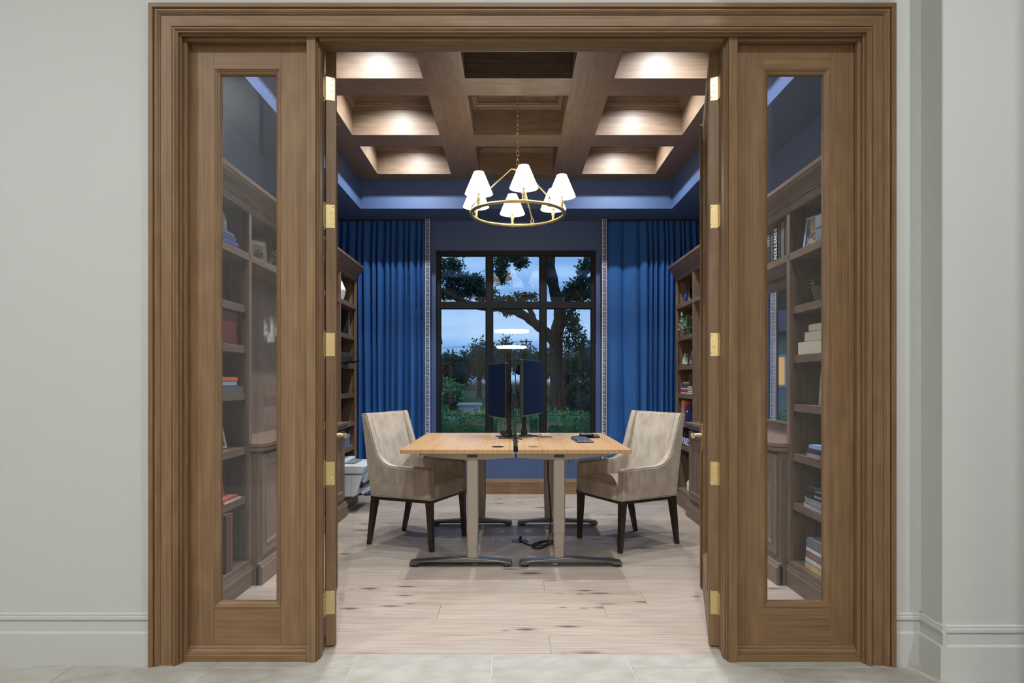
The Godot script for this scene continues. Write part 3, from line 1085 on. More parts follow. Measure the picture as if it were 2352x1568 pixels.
func tower(sx: float, d0: float, d1: float, shelves: Array, label: String) -> void:
	var ok: Material = mats.joinery_oak
	var t := thing("bookcase", label, "bookcase", Vector3.ZERO, "built-in shelf towers")
	part(t, "side_panel", sxbox(sx, FACE + 0.02, 1.955, 0.0, 2.27, d0, d0 + 0.02), ok)
	part(t, "side_panel", sxbox(sx, FACE + 0.02, 1.955, 0.0, 2.27, d1 - 0.02, d1), ok)
	part(t, "back_panel", sxbox(sx, 1.938, 1.95, 0.0, 2.27, d0 + 0.02, d1 - 0.02, 0.0), ok)
	part(t, "top_panel", sxbox(sx, FACE + 0.02, 1.955, 2.25, 2.27, d0 + 0.02, d1 - 0.02, 0.0, 2), ok)
	for r in [[d0, d0 + 0.042], [d1 - 0.042, d1]]:
		part(t, "face_stile", sxbox(sx, FACE, FACE + 0.02, 0.155, 2.23, r[0], r[1]), ok)
	part(t, "top_rail", sxbox(sx, FACE, FACE + 0.02, 2.222, 2.272, d0, d1, 0.001, 2), ok)
	part(t, "shelf", sxbox(sx, FACE, 1.938, 1.936, 1.978, d0 + 0.02, d1 - 0.02, 0.001, 2), ok)
	for y in shelves:
		part(t, "shelf", sxbox(sx, FACE + 0.022, 1.938, y - 0.044, y, d0 + 0.022, d1 - 0.022, 0.0015, 2), ok)
	part(t, "shelf", sxbox(sx, FACE, 1.938, 0.12, 0.155, d0 + 0.02, d1 - 0.02, 0.001, 2), ok)
	# peg holes inside the sides
	for e in [d0 + 0.0205, d1 - 0.0205]:
		var h := wb()
		var nz := Vector3(0, 0, -1) if e < (d0 + d1) / 2 else Vector3(0, 0, 1)
		for k in 34:
			var c := V(sx * 1.68, 0.24 + 0.05 * k, e)
			if c.y > 1.9:
				continue
			h.lathe([Vector2(0.004, 0.0003), Vector2(0, 0.0003)], 6, Transform3D(Basis(Vector3(1, 0, 0), nz, Vector3(1, 0, 0).cross(nz)), c))
		part(t, "peg_holes", h, mats.espresso).set_meta("kind", "stuff")
	var p := [Vector2(0, 0), Vector2(0, 0.012), Vector2(0.096, 0.012), Vector2(0.104, 0.006), Vector2(0.120, 0.003), Vector2(0.122, 0), Vector2(0.122, -0.02), Vector2(0, -0.02)]
	var m := wb(2)
	m.mold(V(sx * FACE, 0, d0), V(sx * FACE, 0, d1), Vector3.UP, Vector3(-sx, 0, 0), p)
	part(t, "plinth", m, ok)
	crown(sx, t, d0 - (0.03 if d0 < 4 else 0.0), d1 + (0.03 if d1 > 6 else 0.0))

func hutch(sx: float, label: String) -> void:
	var ok: Material = mats.joinery_oak
	var t := thing("upper_shelf_unit", label, "shelf", Vector3.ZERO, "built-in upper shelves")
	part(t, "back_panel", sxbox(sx, 1.852, 1.95, 0.85, 2.25, 3.872, 5.848, 0.0), ok)
	part(t, "shelf", sxbox(sx, FACE, 1.852, 1.936, 1.978, 3.87, 5.85, 0.001, 2), ok)
	part(t, "top_panel", sxbox(sx, FACE + 0.02, 1.955, 2.25, 2.27, 3.87, 5.85, 0.0, 2), ok)
	part(t, "top_rail", sxbox(sx, FACE, FACE + 0.02, 2.222, 2.272, 3.87, 5.85, 0.001, 2), ok)
	crown(sx, t, 3.87, 5.85)
	if sx > 0:
		var m := thing("mirror", "large wall mirror with thin brass frame in the niche", "mirror", V(1.850, 0, 0))
		var g := wb()
		g.box(V(-0.004, 1.425, 4.86), Vector3(0.006, 0.975, 1.70))
		part(m, "mirror_glass", g, mats.mirror_silver)
		for r in [[0.925, 0.94], [1.915, 1.93]]:
			part(m, "frame_rail", bb(-0.016, 0.0, r[0], r[1], 4.0, 5.72, 0.001), mats.brass)
		for r in [[4.0, 4.015], [5.705, 5.72]]:
			part(m, "frame_rail", bb(-0.016, 0.0, 0.94, 1.915, r[0], r[1], 0.001), mats.brass)

func cabinet(sx: float, label: String) -> void:
	var ok: Material = mats.joinery_oak
	var t := thing("base_cabinet", label, "cabinet", Vector3.ZERO, "built-in base cabinets")
	part(t, "body", sxbox(sx, 1.572, 1.95, 0.10, 0.798, 3.872, 5.848, 0.001), ok)
	var p := [Vector2(0, 0), Vector2(0, 0.018), Vector2(0.100, 0.018), Vector2(0.112, 0.008), Vector2(0.124, 0.004), Vector2(0.128, 0), Vector2(0.128, -0.02), Vector2(0, -0.02)]
	var m := wb(2)
	m.mold(V(sx * 1.555, 0, 3.85), V(sx * 1.555, 0, 5.868), Vector3.UP, Vector3(-sx, 0, 0), p)
	part(t, "plinth", m, ok)
	part(t, "plinth_return", sxbox(sx, 1.555, 1.590, 0, 0.112, 3.85, 3.874, 0.001), ok)
	part(t, "plinth_return", sxbox(sx, 1.555, 1.590, 0, 0.112, 5.846, 5.868, 0.001), ok)
	for k in 4:
		var a := 3.902 + k * 0.486
		var b := a + 0.466
		var d := Node3D.new()
		d.name = "door"
		t.add_child(d, true)
		var y0 := 0.165
		var y1 := 0.775
		var f := FACE - 0.05
		part(d, "stile", sxbox(sx, f, f + 0.018, y0, y1, a, a + 0.058), ok)
		part(d, "stile", sxbox(sx, f, f + 0.018, y0, y1, b - 0.058, b), ok)
		part(d, "rail", sxbox(sx, f, f + 0.018, y0, y0 + 0.058, a + 0.058, b - 0.058, 0.001, 2), ok)
		part(d, "rail", sxbox(sx, f, f + 0.018, y1 - 0.058, y1, a + 0.058, b - 0.058, 0.001, 2), ok)
		part(d, "panel", sxbox(sx, f + 0.010, f + 0.018, y0 + 0.05, y1 - 0.05, a + 0.05, b - 0.05, 0.0), ok)
		var bead := [Vector2(0, -0.012), Vector2(0, 0.003), Vector2(0.006, 0.005), Vector2(0.010, 0.001), Vector2(0.016, -0.003), Vector2(0.022, -0.006), Vector2(0.022, -0.012)]
		var yy0 := y0 + 0.055
		var yy1 := y1 - 0.055
		var aa := a + 0.055
		var bb2 := b - 0.055
		for e in [[V(sx * f, yy0, aa), V(sx * f, yy0, bb2), Vector3.UP], [V(sx * f, yy1, aa), V(sx * f, yy1, bb2), Vector3.DOWN], [V(sx * f, yy0, aa), V(sx * f, yy1, aa), Vector3(0, 0, -1)], [V(sx * f, yy0, bb2), V(sx * f, yy1, bb2), Vector3(0, 0, 1)]]:
			var mo := wb(2)
			mo.mold(e[0], e[1], e[2], Vector3(-sx, 0, 0), bead, 1.0, 1.0, false)
			part(d, "bead", mo, ok)
		# bronze pull
		var hd: float = (b - 0.03) if k < 2 else (a + 0.03)
		var pu := wb()
		var path := []
		for q in 13:
			var u := -1.0 + 2.0 * q / 12.0
			path.append(V(sx * (f - 0.030 + 0.030 * pow(absf(u), 6.0)), 0.655 + u * 0.065, hd))
		pu.tube(path, 0.0045, 8)
		pu.box(V(sx * (f - 0.003), 0.720, hd), Vector3(0.008, 0.014, 0.014), 0.002)
		pu.box(V(sx * (f - 0.003), 0.590, hd), Vector3(0.008, 0.014, 0.014), 0.002)
		part(d, "handle", pu, mats.bronze)

func counter(sx: float, label: String) -> void:
	var t := thing("countertop", label, "countertop", Vector3.ZERO, "built-in countertops")
	for k in 2:
		var f: float = [1.520, 1.530][k]
		var y: float = [0.8375, 0.8115][k]
		var pol := [Vector2(sx * 1.938, 3.868 - 0.03), Vector2(sx * (f + 0.055), 3.868 - 0.03), Vector2(sx * f, 3.868 + 0.02), Vector2(sx * f, 5.852 - 0.02), Vector2(sx * (f + 0.055), 5.852 + 0.03), Vector2(sx * 1.938, 5.852 + 0.03)]
		if k == 1:
			for q in pol.size():
				pol[q] = Vector2(pol[q].x, lerpf(4.86, pol[q].y, 0.994))
		# keep the back of the slab between the towers
		pol[0] = Vector2(sx * FACE, pol[0].y)
		pol[5] = Vector2(sx * FACE, pol[5].y)
		pol.append(Vector2(sx * FACE, 5.849))
		pol.append(Vector2(sx * 1.938, 5.849))
		pol.append(Vector2(sx * 1.938, 3.871))
		pol.append(Vector2(sx * FACE, 3.871))
		var b := wb(1)
		# polygon lies in (x, depth): local y becomes -z, local z becomes up
		b.slab(pol, 0.025, 0.003, Transform3D(Basis(Vector3(1, 0, 0), Vector3(0, 0, -1), Vector3(0, 1, 0)), Vector3(0, y, 0)))
		part(t, "slab" if k == 0 else "edge_moulding", b, mats.joinery_oak)


# ---------------------------------------------------------------- curtains
func build_curtains() -> void:
	var labels := ["navy linen curtain with Greek key edge behind the printer side chair", "navy linen curtain with Greek key edge behind the mirror side chair"]
	for k in 2:
		var sx: float = [-1.0, 1.0][k]
		var t := thing("curtain", labels[k], "curtain", Vector3.ZERO, "window curtains")
		var n := 420
		var rows := 22
		var ph := []
		var amp := []
		# fold widths differ along the panel
		var phase := 0.0
		for j in n + 1:
			var u := float(j) / n
			var freq := 13.5
			if k == 1:
				freq = lerpf(5.0, 17.0, smoothstep(0.25, 0.55, u))
			else:
				freq = lerpf(16.0, 11.0, u)
			phase += PI * freq / n * (1.0 + 0.35 * sin(u * 37.0 + k * 2.0))
			ph.append(phase)
			amp.append(0.088 if not (k == 1 and u < 0.35) else 0.050)
		var P := []
		for i in rows + 1:
			var q := float(i) / rows
			var y := lerpf(2.949, 0.012, q)
			var row := []
			for j in n + 1:
				var u := float(j) / n
				var x := sx * lerpf(0.968, 1.952, u)
				var ph2: float = ph[j] + 0.55 * sin(q * 2.4 + u * 9.0) * q
				var a: float = amp[j] * lerpf(0.55, 1.0, smoothstep(0.0, 0.12, q))
				var f := pow(absf(sin(ph2)), 0.42)
				row.append(V(x + sx * 0.012 * sin(ph2 * 2.0) * q, y, 6.955 - a * f - 0.012 * q * (0.5 + 0.5 * sin(u * 23.0))))
			P.append(row)
		var m := wb()
		m.sheet(P, 1.6, 2.95, Vector3(0, 0, 1))
		part(t, "cloth", m, mats.navy_linen)
		# woven band on the leading edge
		var B := []
		for i in 41:
			var q := i / 40.0
			var row := []
			for j in 7:
				var u := j / 6.0
				row.append(V(lerpf(0.918, 0.970, u) if sx > 0 else lerpf(-0.970, -0.918, u), lerpf(2.949, 0.012, q), 6.880 - 0.010 * sin(u * PI) - 0.006 * sin(q * 5.0)))
			B.append(row)
		var b := MB.new()
		b.sheet(B, 1.0, 63.0, Vector3(0, 0, 1))
		part(t, "key_band", b, mats.greek_key, "white band with navy Greek key pattern")
		var e := MB.new()
		var E := []
		for i in 21:
			var q := i / 20.0
			E.append([V(sx * 0.918, lerpf(2.949, 0.012, q), 6.880 - 0.006 * sin(q * 5.0)), V(sx * 0.9175, lerpf(2.949, 0.012, q), 6.950)])
		e.sheet(E, 0.05, 2.9, Vector3(-sx, 0, 0))
		part(t, "return_edge", e, mats.navy_linen)
		part(t, "track", bb(sx * 0.91, sx * 1.955, 2.935, 2.949, 6.90, 6.92, 0.001), mats.espresso)


# ---------------------------------------------------------------- garden at dusk
func leaf_mesh(l: float, w: float) -> ArrayMesh:
	var b := MB.new()
	b.flat3(Vector3(0, 0, 0), Vector3(w * 0.5, l * 0.45, w * 0.12), Vector3(0, l, 0), Vector3(0.2, 0, 1))
	b.flat3(Vector3(0, 0, 0), Vector3(0, l, 0), Vector3(-w * 0.5, l * 0.45, w * 0.12), Vector3(-0.2, 0, 1))
	return b.mesh()

func leaves(parent: Node3D, nm: String, pts: Array, lm: Mesh, m: Material, s0: float, s1: float) -> void:
	var mm := MultiMesh.new()
	mm.transform_format = MultiMesh.TRANSFORM_3D
	mm.mesh = lm
	mm.instance_count = pts.size()
	for k in pts.size():
		var bas := Basis.from_euler(Vector3(rng.randf() * TAU, rng.randf() * TAU, rng.randf() * TAU)).scaled(Vector3.ONE * rng.randf_range(s0, s1))
		mm.set_instance_transform(k, Transform3D(bas, pts[k]))
	var o := MultiMeshInstance3D.new()
	o.name = nm
	o.multimesh = mm
	o.material_override = m
	parent.add_child(o, true)
	o.set_meta("kind", "stuff")

func blob_points(c: Vector3, r: Vector3, n: int, clumps: int) -> Array:
	var cs := []
	for k in clumps:
		var d := Vector3(rng.randfn(), rng.randfn(), rng.randfn()).normalized() * pow(rng.randf(), 0.4)
		cs.append(c + d * r)
	var out := []
	for k in n:
		var q: Vector3 = cs[rng.randi() % cs.size()]
		var d := Vector3(rng.randfn(), rng.randfn(), rng.randfn()) * 0.55
		out.append(q + d * r * (1.3 / pow(clumps, 0.38)))
	return out

func limb(b: MB, pts: Array, r0: float, r1: float) -> void:
	var path := []
	var rad := []
	var m := pts.size()
	for k in m - 1:
		var p0: Vector3 = pts[maxi(k - 1, 0)]
		var p1: Vector3 = pts[k]
		var p2: Vector3 = pts[k + 1]
		var p3: Vector3 = pts[mini(k + 2, m - 1)]
		for s in 5:
			path.append(p1.cubic_interpolate(p2, p0, p3, s / 5.0))
	path.append(pts[m - 1])
	for k in path.size():
		var u := float(k) / (path.size() - 1)
		rad.append(lerpf(r0, r1, u) * (1.0 + 0.08 * sin(k * 1.7)))
	b.tube(path, rad, 10)

func build_outside() -> void:
	var bark := tex(mat("bark", lin(0.085, 0.070, 0.060), 0.95, 0.0, 0.1), wood_tex(61, 128, 128, Color(0.55, 0.52, 0.50), 0.5, 0.9), 3.0, 3.0, 0.15)
	var leafm := mat("oak_leaf", lin(0.034, 0.066, 0.060), 0.6, 0.0, 0.3)
	leafm.backlight_enabled = true
	leafm.backlight = Color(0.3, 0.4, 0.2)
	var hedgem := mat("hedge_leaf", lin(0.16, 0.36, 0.14), 0.55, 0.0, 0.3)
	var farm := leafm
	var grass := tex(mat("lawn_grass", lin(0.075, 0.14, 0.05), 0.95, 0.0, 0.1), image_from(128, 128, func(x: int, y: int) -> Color:
		var t := fposmod(sin(x * 12.9898 + y * 78.233) * 43758.5, 1.0)
		return Color(0.6, 0.65, 0.55).lerp(Color.WHITE, t)), 3.0, 3.0)
	var gr := solo("lawn", bb(-40, 40, -0.30, -0.12, 7.25, 90), grass, "dark green lawn outside the window", "lawn", "", "structure")
	gr.visible = true

	# live oak
	var oak := thing("oak_tree", "large spreading live oak outside the window", "tree", V(0.80, -0.15, 12.0))
	var o := -oak.position
	var D := 12.0
	var w := MB.new()
	limb(w, [V(0.86, -0.2, D) + o, px(1280, 900, D) + o, px(1276, 830, D) + o, px(1280, 760, D) + o, px(1286, 715, D) + o, px(1272, 660, D) + o, px(1262, 600, D) + o, px(1268, 540, D) + o, px(1255, 470, D) + o], 0.135, 0.09)
	part(oak, "trunk", w, bark)
	for L in [
		[[1282, 800, 0.0], [1256, 765, -0.2], [1228, 742, -0.4], [1200, 722, -0.6], [1160, 708, -0.8], [1110, 706, -1.0], [1060, 690, -1.2], [1015, 668, -1.2], [960, 640, -1.2]],
		[[1286, 712, 0.0], [1305, 690, 0.1], [1325, 668, 0.2], [1350, 645, 0.3], [1385, 630, 0.4]],
		[[1228, 742, -0.4], [1222, 722, -0.4], [1210, 700, -0.5], [1190, 690, -0.6]],
		[[1262, 600, 0.0], [1240, 585, 0.3], [1215, 560, 0.6], [1180, 540, 0.8]],
		[[1200, 585, 0.5], [1180, 590, 0.4], [1172, 602, 0.4]],
		[[1282, 770, 0.0], [1300, 735, 0.2], [1312, 715, 0.3], [1330, 700, 0.5]]]:
		var b := MB.new()
		var pts := []
		for q in L:
			pts.append(px(q[0], q[1], D + q[2]) + o)
		limb(b, pts, 0.105 if L.size() > 5 else 0.06, 0.03)
		part(oak, "branch", b, bark)
	var lp := []
	for q in [[1030, 625, 34, 36, 620], [1060, 648, 40, 26, 700], [1090, 660, 30, 26, 500], [1040, 672, 40, 14, 360], [1112, 675, 24, 14, 260],
		[1148, 612, 22, 26, 440], [1158, 640, 22, 16, 280], [1196, 600, 14, 14, 170], [1180, 586, 22, 10, 170], [1200, 684, 42, 10, 280], [1150, 690, 30, 8, 160],
		[1322, 660, 26, 26, 420], [1345, 640, 22, 34, 400], [1350, 606, 14, 16, 150], [1335, 680, 30, 16, 320], [1300, 680, 14, 16, 150],
		[1316, 740, 14, 34, 260], [1330, 790, 16, 40, 280], [1305, 800, 10, 40, 160], [1165, 716, 16, 6, 80], [990, 640, 40, 40, 400], [1390, 660, 30, 60, 400]]:
		lp.append_array(blob_points(px(q[0], q[1], D - 0.2) + o, Vector3(q[2], q[3], 30) / FOCAL * D, int(q[4] * 2.0), 12 + int(q[2] / 3)))
	leaves(oak, "foliage", lp, leaf_mesh(0.062, 0.036), leafm, 0.7, 1.4)

	# tree line beyond the lawn
	var far := [[1010, 838, 36, 26, 40.0, "slim tree with open crown far across the lawn"], [1050, 850, 40, 40, 44.0, "broad dark tree across the lawn behind the low white wall"], [1100, 830, 34, 44, 48.0, "round topped dark tree across the lawn by the monitors"], [1148, 828, 34, 44, 46.0, "rounded dark tree seen above the left hand monitor pole"], [1200, 832, 30, 36, 50.0, "leafy tree in front of the utility pole"], [1242, 842, 30, 40, 47.0, "low dark tree close behind the oak trunk"], [1300, 850, 36, 40, 44.0, "dark tree filling the gap right of the oak trunk"], [1352, 835, 36, 50, 42.0, "tall dark tree across the lawn by the curtain edge"], [950, 840, 40, 46, 42.0, "dark tree across the lawn hidden by the curtain with no lamp"]]
	var fl := leaf_mesh(0.22, 0.15)
	for q in far:
		var d: float = q[4]
		var c := px(q[0], q[1], d)
		var t := thing("garden_tree", q[5], "tree", Vector3(c.x, -0.15, c.z), "trees beyond the lawn")
		var tr := MB.new()
		tr.cyl(Vector3(0, 0, 0), Vector3(0.1, c.y, 0), 0.22, 0.12, 8)
		part(t, "trunk", tr, bark)
		var cr := MB.new()
		var r := Vector3(q[2], q[3], 30) / FOCAL * d
		cr.lathe([Vector2(0.01, -0.85), Vector2(0.6, -0.7), Vector2(0.85, -0.2), Vector2(0.8, 0.25), Vector2(0.45, 0.65), Vector2(0.01, 0.8)], 12, Transform3D(Basis().scaled(r), Vector3(0, c.y + 0.15, 0)))
		part(t, "crown", cr, farm)
		leaves(t, "foliage", blob_points(Vector3(0, c.y + 0.2, 0), r, 1700, 30), fl, farm, 0.7, 1.5)
	# hedge under the window
	var h := thing("hedge", "clipped green hedge below the window", "hedge", V(0.0, -0.15, 9.6))
	var hb := MB.new()
	hb.rbox(Vector3(0, 0.42, 0), Vector3(7.0, 0.84, 0.8), 0.15, 3)
	part(h, "core", hb, hedgem)
	var hp := []
	for k in 9000:
		hp.append(Vector3(rng.randf_range(-3.5, 3.5), rng.randf_range(0.30, 0.90) + 0.05 * sin(k), rng.randf_range(0.30, 0.44)) if k % 3 else Vector3(rng.randf_range(-3.5, 3.5), 0.84 + rng.randf_range(-0.04, 0.09), rng.randf_range(-0.4, 0.42)))
	leaves(h, "foliage", hp, leaf_mesh(0.060, 0.034), hedgem, 0.7, 1.3)
	# bushes
	for q in [[1040, 905, 24, 26, 16.0, "loose shrub with pale leaves by the low white wall"], [1335, 915, 34, 34, 15.0, "dark shrub by the right end of the window"], [1170, 915, 46, 24, 20.0, "dark shrub mass behind the monitors"], [1285, 920, 30, 26, 18.0, "shrub at the foot of the oak"]]:
		var d: float = q[4]
		var c := px(q[0], q[1], d)
		var t := thing("shrub", q[5], "shrub", Vector3(c.x, -0.15, c.z), "shrubs on the lawn")
		var r := Vector3(q[2], q[3], 24) / FOCAL * d
		var cr := MB.new()
		cr.lathe([Vector2(0.01, -0.9), Vector2(0.7, -0.8), Vector2(0.8, 0), Vector2(0.5, 0.6), Vector2(0.01, 0.75)], 12, Transform3D(Basis().scaled(r), Vector3(0, c.y + 0.15, 0)))
		part(t, "core", cr, farm)
		var st := MB.new()
		st.cyl(Vector3(0, 0.02, 0), Vector3(0, c.y + 0.1, 0), 0.12, 0.08, 8)
		part(t, "stem", st, bark)
		leaves(t, "foliage", blob_points(Vector3(0, c.y + 0.15, 0), r, 1100, 14), leaf_mesh(0.10, 0.06), hedgem if q[0] == 1040 else leafm, 0.7, 1.4)
	# low white wall, utility pole, neighbour's house
	var lw := thing("garden_wall", "low white rendered garden wall on the lawn", "wall", V(-1.02, -0.15, 15.0))
	part(lw, "wall_body", bx(Vector3(0, 0.40, 0), Vector3(0.46, 0.80, 0.40), 0.01), mat("render_white", lin(0.55, 0.56, 0.58), 0.8))
	part(lw, "coping", bx(Vector3(0, 0.83, 0), Vector3(0.54, 0.06, 0.48), 0.008), mats.render_white)
	var up := thing("utility_pole", "wooden utility pole with crossarm far beyond the garden", "pole", V(1.75, -0.15, 80.0))
	var pb := MB.new()
	pb.cyl(Vector3.ZERO, Vector3(0, 6.6, 0), 0.14, 0.10, 8)
	part(up, "post", pb, bark)
	part(up, "crossarm", bx(Vector3(0, 6.25, 0.1), Vector3(1.5, 0.12, 0.12), 0.01), bark)
	for s in [-0.7, -0.25, 0.25, 0.7]:
		var wi := MB.new()
		var path := []
		for k in 13:
			var u := k / 12.0
			path.append(Vector3(s + (-40.0) * u, 6.35 - 1.2 * sin(u * PI) + 0.2 * s, 0.1))
		wi.tube(path, 0.008, 4)
		part(up, "wire", wi, mats.black_cable)
	var ho := thing("neighbour_house", "neighbouring house with pitched roof and lit entry", "house", V(-7.4, -0.15, 24.0))
	part(ho, "wall", bx(Vector3(0, 1.5, 0), Vector3(8.0, 3.0, 6.0)), mat("house_wall", lin(0.32, 0.31, 0.30), 0.9))
	var rf := MB.new()
	rf.slab([Vector2(-3.6, 2.95), Vector2(3.6, 2.95), Vector2(0, 5.0)], 8.8, 0.02, Transform3D(Basis(Vector3(0, 0, 1), Vector3(0, 1, 0), Vector3(-1, 0, 0)), Vector3.ZERO))
	part(ho, "roof", rf, mat("house_roof", lin(0.06, 0.065, 0.075), 0.9))
	part(ho, "lit_window", bx(Vector3(2.6, 1.7, 3.0), Vector3(0.7, 0.9, 0.06), 0.01), glow("warm_window_glow", Color(1.0, 0.75, 0.42), 0.45))
	part(ho, "window_frame", bx(Vector3(2.6, 1.7, 2.99), Vector3(0.86, 1.06, 0.05), 0.01), mats.render_white)


# ---------------------------------------------------------------- desks and what is on them
const DESK_H := 0.775

func build_desks() -> void:
	var labels := ["bamboo topped standing desk on the printer side", "bamboo topped standing desk on the mirror side with keyboard"]
	for k in 2:
		var sx: float = [-1.0, 1.0][k]
		var c := -0.0185   # line between the two desks
		var t := thing("standing_desk", labels[k], "desk", Vector3.ZERO, "pair of standing desks")
		var m: Material = mats.desk_metal
		var xi := c + sx * 0.0155
		var xo := c + sx * 0.7515
		desk_top(t, sx, xi, xo)
		var lx := c + sx * 0.2855
		for e in 2:
			var d: float = [4.262, 5.472][e]
			var l := Node3D.new()
			l.name = "leg"
			t.add_child(l, true)
			part(l, "outer_column", bb(lx - 0.0385, lx + 0.0385, 0.214, 0.735, d - 0.030, d + 0.030, 0.006), m)
			part(l, "middle_column", bb(lx - 0.0360, lx + 0.0360, 0.124, 0.30, d - 0.0275, d + 0.0275, 0.006), m)
			part(l, "inner_column", bb(lx - 0.0335, lx + 0.0335, 0.05, 0.20, d - 0.025, d + 0.025, 0.006), m)
			if e == 0:
				var sc := wb()
				for y in [0.145, 0.235]:
					for q in [-0.026, -0.012, 0.012, 0.026]:
						sc.box(Vector3(lx + q, y, -(d - 0.031 + (0.0 if y > 0.2 else 0.003))), Vector3(0.004, 0.004, 0.002), 0.0006)
				part(l, "screws", sc, mats.silver_bezel)
			# foot: low casting, higher at the column
			var f := wb()
			var o := c + sx * 0.362
			f.slab([Vector2(-0.338, 0.012), Vector2(-0.338, 0.027), Vector2(-0.328, 0.036), Vector2(-0.11, 0.058), Vector2(-0.04, 0.062), Vector2(-0.02, 0.062), Vector2(0.328, 0.036), Vector2(0.338, 0.027), Vector2(0.338, 0.012), Vector2(0.29, 0.012), Vector2(0.25, 0.026), Vector2(-0.25, 0.026), Vector2(-0.29, 0.012)].map(func(p): return Vector2(o + sx * p.x, p.y)), 0.074, 0.006, Transform3D(Basis(), Vector3(0, 0, -d)))
			part(t, "foot", f, mats.desk_foot_metal)
			for q in [-0.30, 0.30]:
				var gl := wb()
				gl.cyl(Vector3(o + q, 0.0, -d + 0.015), Vector3(o + q, 0.014, -d + 0.015), 0.020, 0.017, 16)
				part(t, "levelling_foot", gl, mats.black_plastic)
			# side bracket under the top
			var a := wb()
			a.slab([Vector2(0.008, 0.750), Vector2(0.008, 0.714), Vector2(0.20, 0.702), Vector2(0.35, 0.702), Vector2(0.60, 0.727), Vector2(0.632, 0.735), Vector2(0.648, 0.750)].map(func(p): return Vector2(c + sx * p.x, p.y)), 0.045, 0.004, Transform3D(Basis(), Vector3(0, 0, -d + 0.008)))
			part(t, "side_bracket", a, m)
			if e == 0:
				part(t, "badge", bb(lx - 0.034, lx + 0.034, 0.719, 0.737, d - 0.0325, d - 0.030, 0.001), mats.black_plastic)
				letters(t, "UPLIFT DESK", Vector3(lx, 0.728, -(d - 0.0330)), 0.0085, paint(Color(0.34, 0.36, 0.38)), 0.058)
		part(t, "crossbeam", bb(lx - 0.035, lx + 0.035, 0.712, 0.750, 4.29, 5.445, 0.003, 2), m)
		part(t, "control_box", bb(lx + sx * 0.06, lx + sx * 0.20, 0.715, 0.749, 4.75, 5.05, 0.004), mats.black_plastic)

	monitors()
	desk_things()


# lettering on a face that looks at the foyer (or, with bas, anywhere)
func letters(parent: Node3D, s: String, at: Vector3, h: float, m: Material, fit := 0.0, bas := Basis(), bold := 700) -> void:
	var tm := TextMesh.new()
	var fo := SystemFont.new()
	fo.font_names = PackedStringArray(["Droid Sans"])
	fo.font_weight = bold
	tm.font = fo
	tm.text = s
	tm.font_size = 64
	tm.pixel_size = h / 46.0
	tm.depth = 0.0006
	tm.curve_step = 2.0
	var o := MeshInstance3D.new()
	o.mesh = tm
	o.material_override = m
	o.name = "lettering"
	var sc := 1.0
	if fit > 0.0:
		var wd := tm.get_aabb().size.x
		if wd > 0.0001:
			sc = fit / wd
	o.transform = Transform3D(bas.scaled_local(Vector3(sc, 1, 1)), at)
	parent.add_child(o, true)


# desktop with two grommet holes near the middle line
func desk_top(t: Node3D, sx: float, xi: float, xo: float) -> void:
	var y1 := DESK_H
	var y0 := DESK_H - 0.025
	var d0 := 4.17
	var d1 := 5.54
	var gx := xi + sx * 0.105
	var holes := [[gx, 4.36], [gx, 5.18]]
	var b := wb(2)
	var hs := 0.045
	var R := 0.036
	# bands along the depth; the band that holds the holes is split around them
	var xa := minf(xi, xo)
	var xb := maxf(xi, xo)
	var ya := minf(gx - hs, gx + hs)
	var yb := maxf(gx - hs, gx + hs)
	var cells := [[xa, ya, d0, d1], [yb, xb, d0, d1], [ya, yb, d0, holes[0][1] - hs], [ya, yb, holes[0][1] + hs, holes[1][1] - hs], [ya, yb, holes[1][1] + hs, d1]]
	for c in cells:
		b.quad(V(c[0], y1, c[2]), V(c[1], y1, c[2]), V(c[1], y1, c[3]), V(c[0], y1, c[3]), Vector3.UP)
		b.quad(V(c[0], y0, c[2]), V(c[1], y0, c[2]), V(c[1], y0, c[3]), V(c[0], y0, c[3]), Vector3.DOWN)
	for h in holes:
		var c := V(h[0], 0, h[1])
		for k in 32:
			var a0 := TAU * k / 32.0
			var a1 := TAU * (k + 1) / 32.0
			var p0 := Vector3(cos(a0), 0, sin(a0))
			var p1 := Vector3(cos(a1), 0, sin(a1))
			var q0 := p0 / maxf(absf(p0.x), absf(p0.z)) * hs
			var q1 := p1 / maxf(absf(p1.x), absf(p1.z)) * hs
			for y in [y1, y0]:
				var u := Vector3(0, y, 0)
				b.quad(c + u + p0 * R, c + u + q0, c + u + q1, c + u + p1 * R, Vector3.UP if y == y1 else Vector3.DOWN)
			b.quad(c + p0 * R + Vector3(0, y0, 0), c + p1 * R + Vector3(0, y0, 0), c + p1 * R + Vector3(0, y1, 0), c + p0 * R + Vector3(0, y1, 0), -p0)
	b.quad(V(xa, y0, d0), V(xb, y0, d0), V(xb, y1, d0), V(xa, y1, d0), Vector3(0, 0, 1))
	b.quad(V(xa, y0, d1), V(xb, y0, d1), V(xb, y1, d1), V(xa, y1, d1), Vector3(0, 0, -1))
	b.quad(V(xa, y0, d0), V(xa, y1, d0), V(xa, y1, d1), V(xa, y0, d1), Vector3(-1, 0, 0))
	b.quad(V(xb, y0, d0), V(xb, y1, d0), V(xb, y1, d1), V(xb, y0, d1), Vector3(1, 0, 0))
	part(t, "desktop", b, mats.bamboo)
	for k in 2:
		var g := wb()
		g.lathe([Vector2(0.032, -0.02), Vector2(0.036, -0.02), Vector2(0.036, 0.0), Vector2(0.041, 0.0005), Vector2(0.040, 0.003), Vector2(0.033, 0.003), Vector2(0.032, -0.02)], 28, Transform3D(Basis(), V(holes[k][0], DESK_H, holes[k][1])))
		part(t, "grommet", g, mats.black_plastic if sx < 0 else mats.bamboo)


